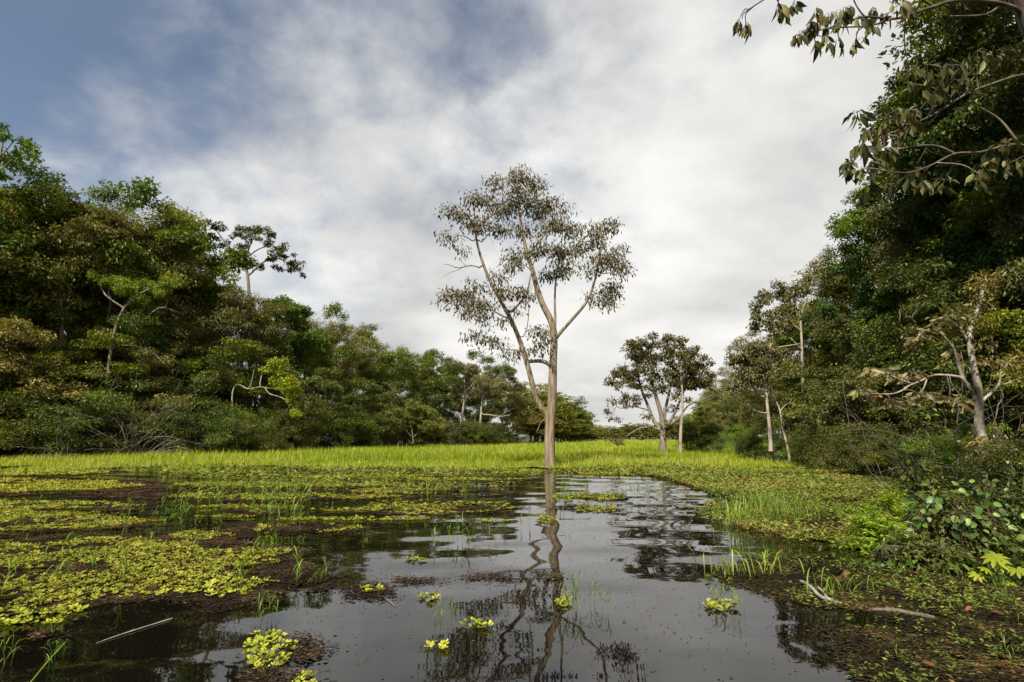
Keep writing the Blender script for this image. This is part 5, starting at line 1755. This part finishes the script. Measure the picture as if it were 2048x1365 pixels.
mb = MB()
rP = np.random.default_rng(5)
for (px, py, s) in [(1990, 1115, 1.0), (1955, 1150, .65), (2008, 1150, .7), (2020, 1165, .65), (1970, 1138, .6), (2035, 1140, .8), (2000, 1128, .7)]:
    p = at(px, py, base[1] + rP.normal(0, .08)) - base
    tube(mb, spline([np.array([0, 0, -.05]), p * np.array([.4, .4, .7]), p], 4), .005, 4)
    lf = link('leaf', pm[int(rP.integers(0, 3))], root)
    lf.location = p
    lf.rotation_euler = (rP.uniform(-.75, -.35), rP.normal(0, .2), rP.uniform(-.7, .7) + math.pi)
    lf.scale = (s, s, s)
mb.build('stems', M['shoot'], root, True)

# driftwood and sticks
def log(name, label, pts, r0, r1, mat, side=None, seed=1, cat='driftwood', dz=0):
    r = np.random.default_rng(seed)
    W3 = np.array([gnd(a, b) + np.array([0, 0, c]) for a, b, c in pts])
    o0 = W3[0].copy()
    o0[2] = 0
    sp = spline(W3 - o0, 6)
    mb = MB()
    rr = np.linspace(r0, r1, len(sp)) * (1 + r.normal(0, .13, len(sp)))
    rr[0] *= .6
    tube(mb, sp, rr, 9)
    if side:
        W4 = np.array([gnd(a, b) + np.array([0, 0, c]) for a, b, c in side]) - o0
        s4 = spline(W4, 5)
        tube(mb, s4, np.linspace(r0 * .75, r1 * .5, len(s4)), 7)
    o = mb.build(name, mat, None, True)
    o.location = o0
    tag(o, label, cat)


log('driftwood', 'forked pale grey driftwood branch lying half in the water on the right mat', [(1602, 1172, .05), (1622, 1186, .06), (1640, 1200, .035), (1660, 1206, .03), (1685, 1209, .0)], .018, .016, M['drift'], [(1660, 1207, .02), (1648, 1196, .05), (1637, 1186, .06)], 1)
log('driftwood', 'dark half-sunk log lying on the mat right of the forked driftwood', [(1745, 1224, .02), (1790, 1228, .03), (1830, 1233, .02), (1868, 1236, .0)], .018, .02, M['bark'], None, 2)
log('floating_stem', 'long thin pale stem floating on the dark water at the lower left', [(192, 1288, .004), (240, 1272, .008), (290, 1256, .008), (345, 1238, .004)], .004, .006, M['bark_pale'], None, 3, 'stick')
log('floating_stem', 'short red-brown stem floating by the small lettuce raft', [(735, 1190, .006), (765, 1196, .012), (790, 1214, .004)], .004, .004, M['twig'], None, 4, 'stick')
log('bent_stem', 'bent pale stem arching out of the water at the bottom left', [(128, 1312, .10), (118, 1330, .12), (95, 1345, .08), (60, 1372, .02)], .006, .005, M['shoot'], None, 5, 'stick')

# dead leaves lying on the right mat
dl = [round_leaf_mesh('dead_leaf', M['dead_leaf'], .085, .045, rN, v) for v in (.2, .5, .9)]
for i, (px, py) in enumerate([(1825, 1178), (1770, 1165), (1690, 1148), (1700, 1152), (1885, 1285), (1945, 1222), (1985, 1232), (2000, 1340), (1945, 1345), (1860, 1300), (1800, 1170), (1620, 1320 - 150), (1940, 1118), (1955, 1125), (1980, 1240), (2020, 1330), (1780, 1290), (1745, 1305), (1870, 1345), (1660, 1150), (330, 1168), (350, 1180)]):
    o = link('dead_leaf', dl[i % 3])
    o.location = gnd(px, py) + np.array([0, 0, .04])
    o.rotation_euler = (rng.normal(0, .4), rng.normal(0, .4), rng.uniform(0, 6.28))
    s = rng.uniform(.8, 1.3)
    o.scale = (s, s, s)
    tag(o, 'curled red-brown dead leaf lying on the dark right foreground mat' if px > 1000 else 'curled brown dead leaf lying on the big left lettuce mat', 'dead leaf', 'dead leaves on the mats')

# two small birds far up
def bird(label, px, py, Y, span, seed):
    mb = MB()
    tube(mb, spline([(-.16, 0, 0), (-.05, 0, .01), (.1, 0, .01), (.2, 0, .02)], 3), [.02, .04, .06, .065, .06, .055, .05, .045, .035, .02], 6)
    root = thing('bird', label, 'bird', at(px, py, Y), .4 * seed, span)
    mb.build('body', M['bark'], root, True)
    for s in (-1, 1):
        w = MB()
        w.add([(.1, s * .03, .02), (-.08, s * .03, .02), (-.05, s * .28, .10), (.09, s * .28, .11), (-.06, s * .55, .06), (.02, s * .58, .06), (.1, s * .03, .035), (-.08, s * .03, .03), (-.05, s * .28, .108), (.09, s * .28, .122)],
              [(0, 1, 2, 3), (3, 2, 4, 5), (6, 7, 8, 9), (9, 8, 4, 5)])
        w.build('wing', M['bark'], root)


bird('tiny dark bird flying in the sky left of the tall tree', 608, 380, 90, .35, 1)
bird('tiny dark bird flying in the sky right of the tall tree', 1520, 526, 90, .35, 2)
for (key, cat, place), lst in PLANTED.items():
    for i, (_, w) in enumerate(sorted(lst, key=lambda q: q[0])):
        w['label'] = f'{LOOK[key]} {cat} {place}' + (f', {ORD[i]} such from left' if len(lst) > 1 else '')
print('objects', len(bpy.data.objects), 'tris', sum(len(m.polygons) * 2 for m in bpy.data.meshes))
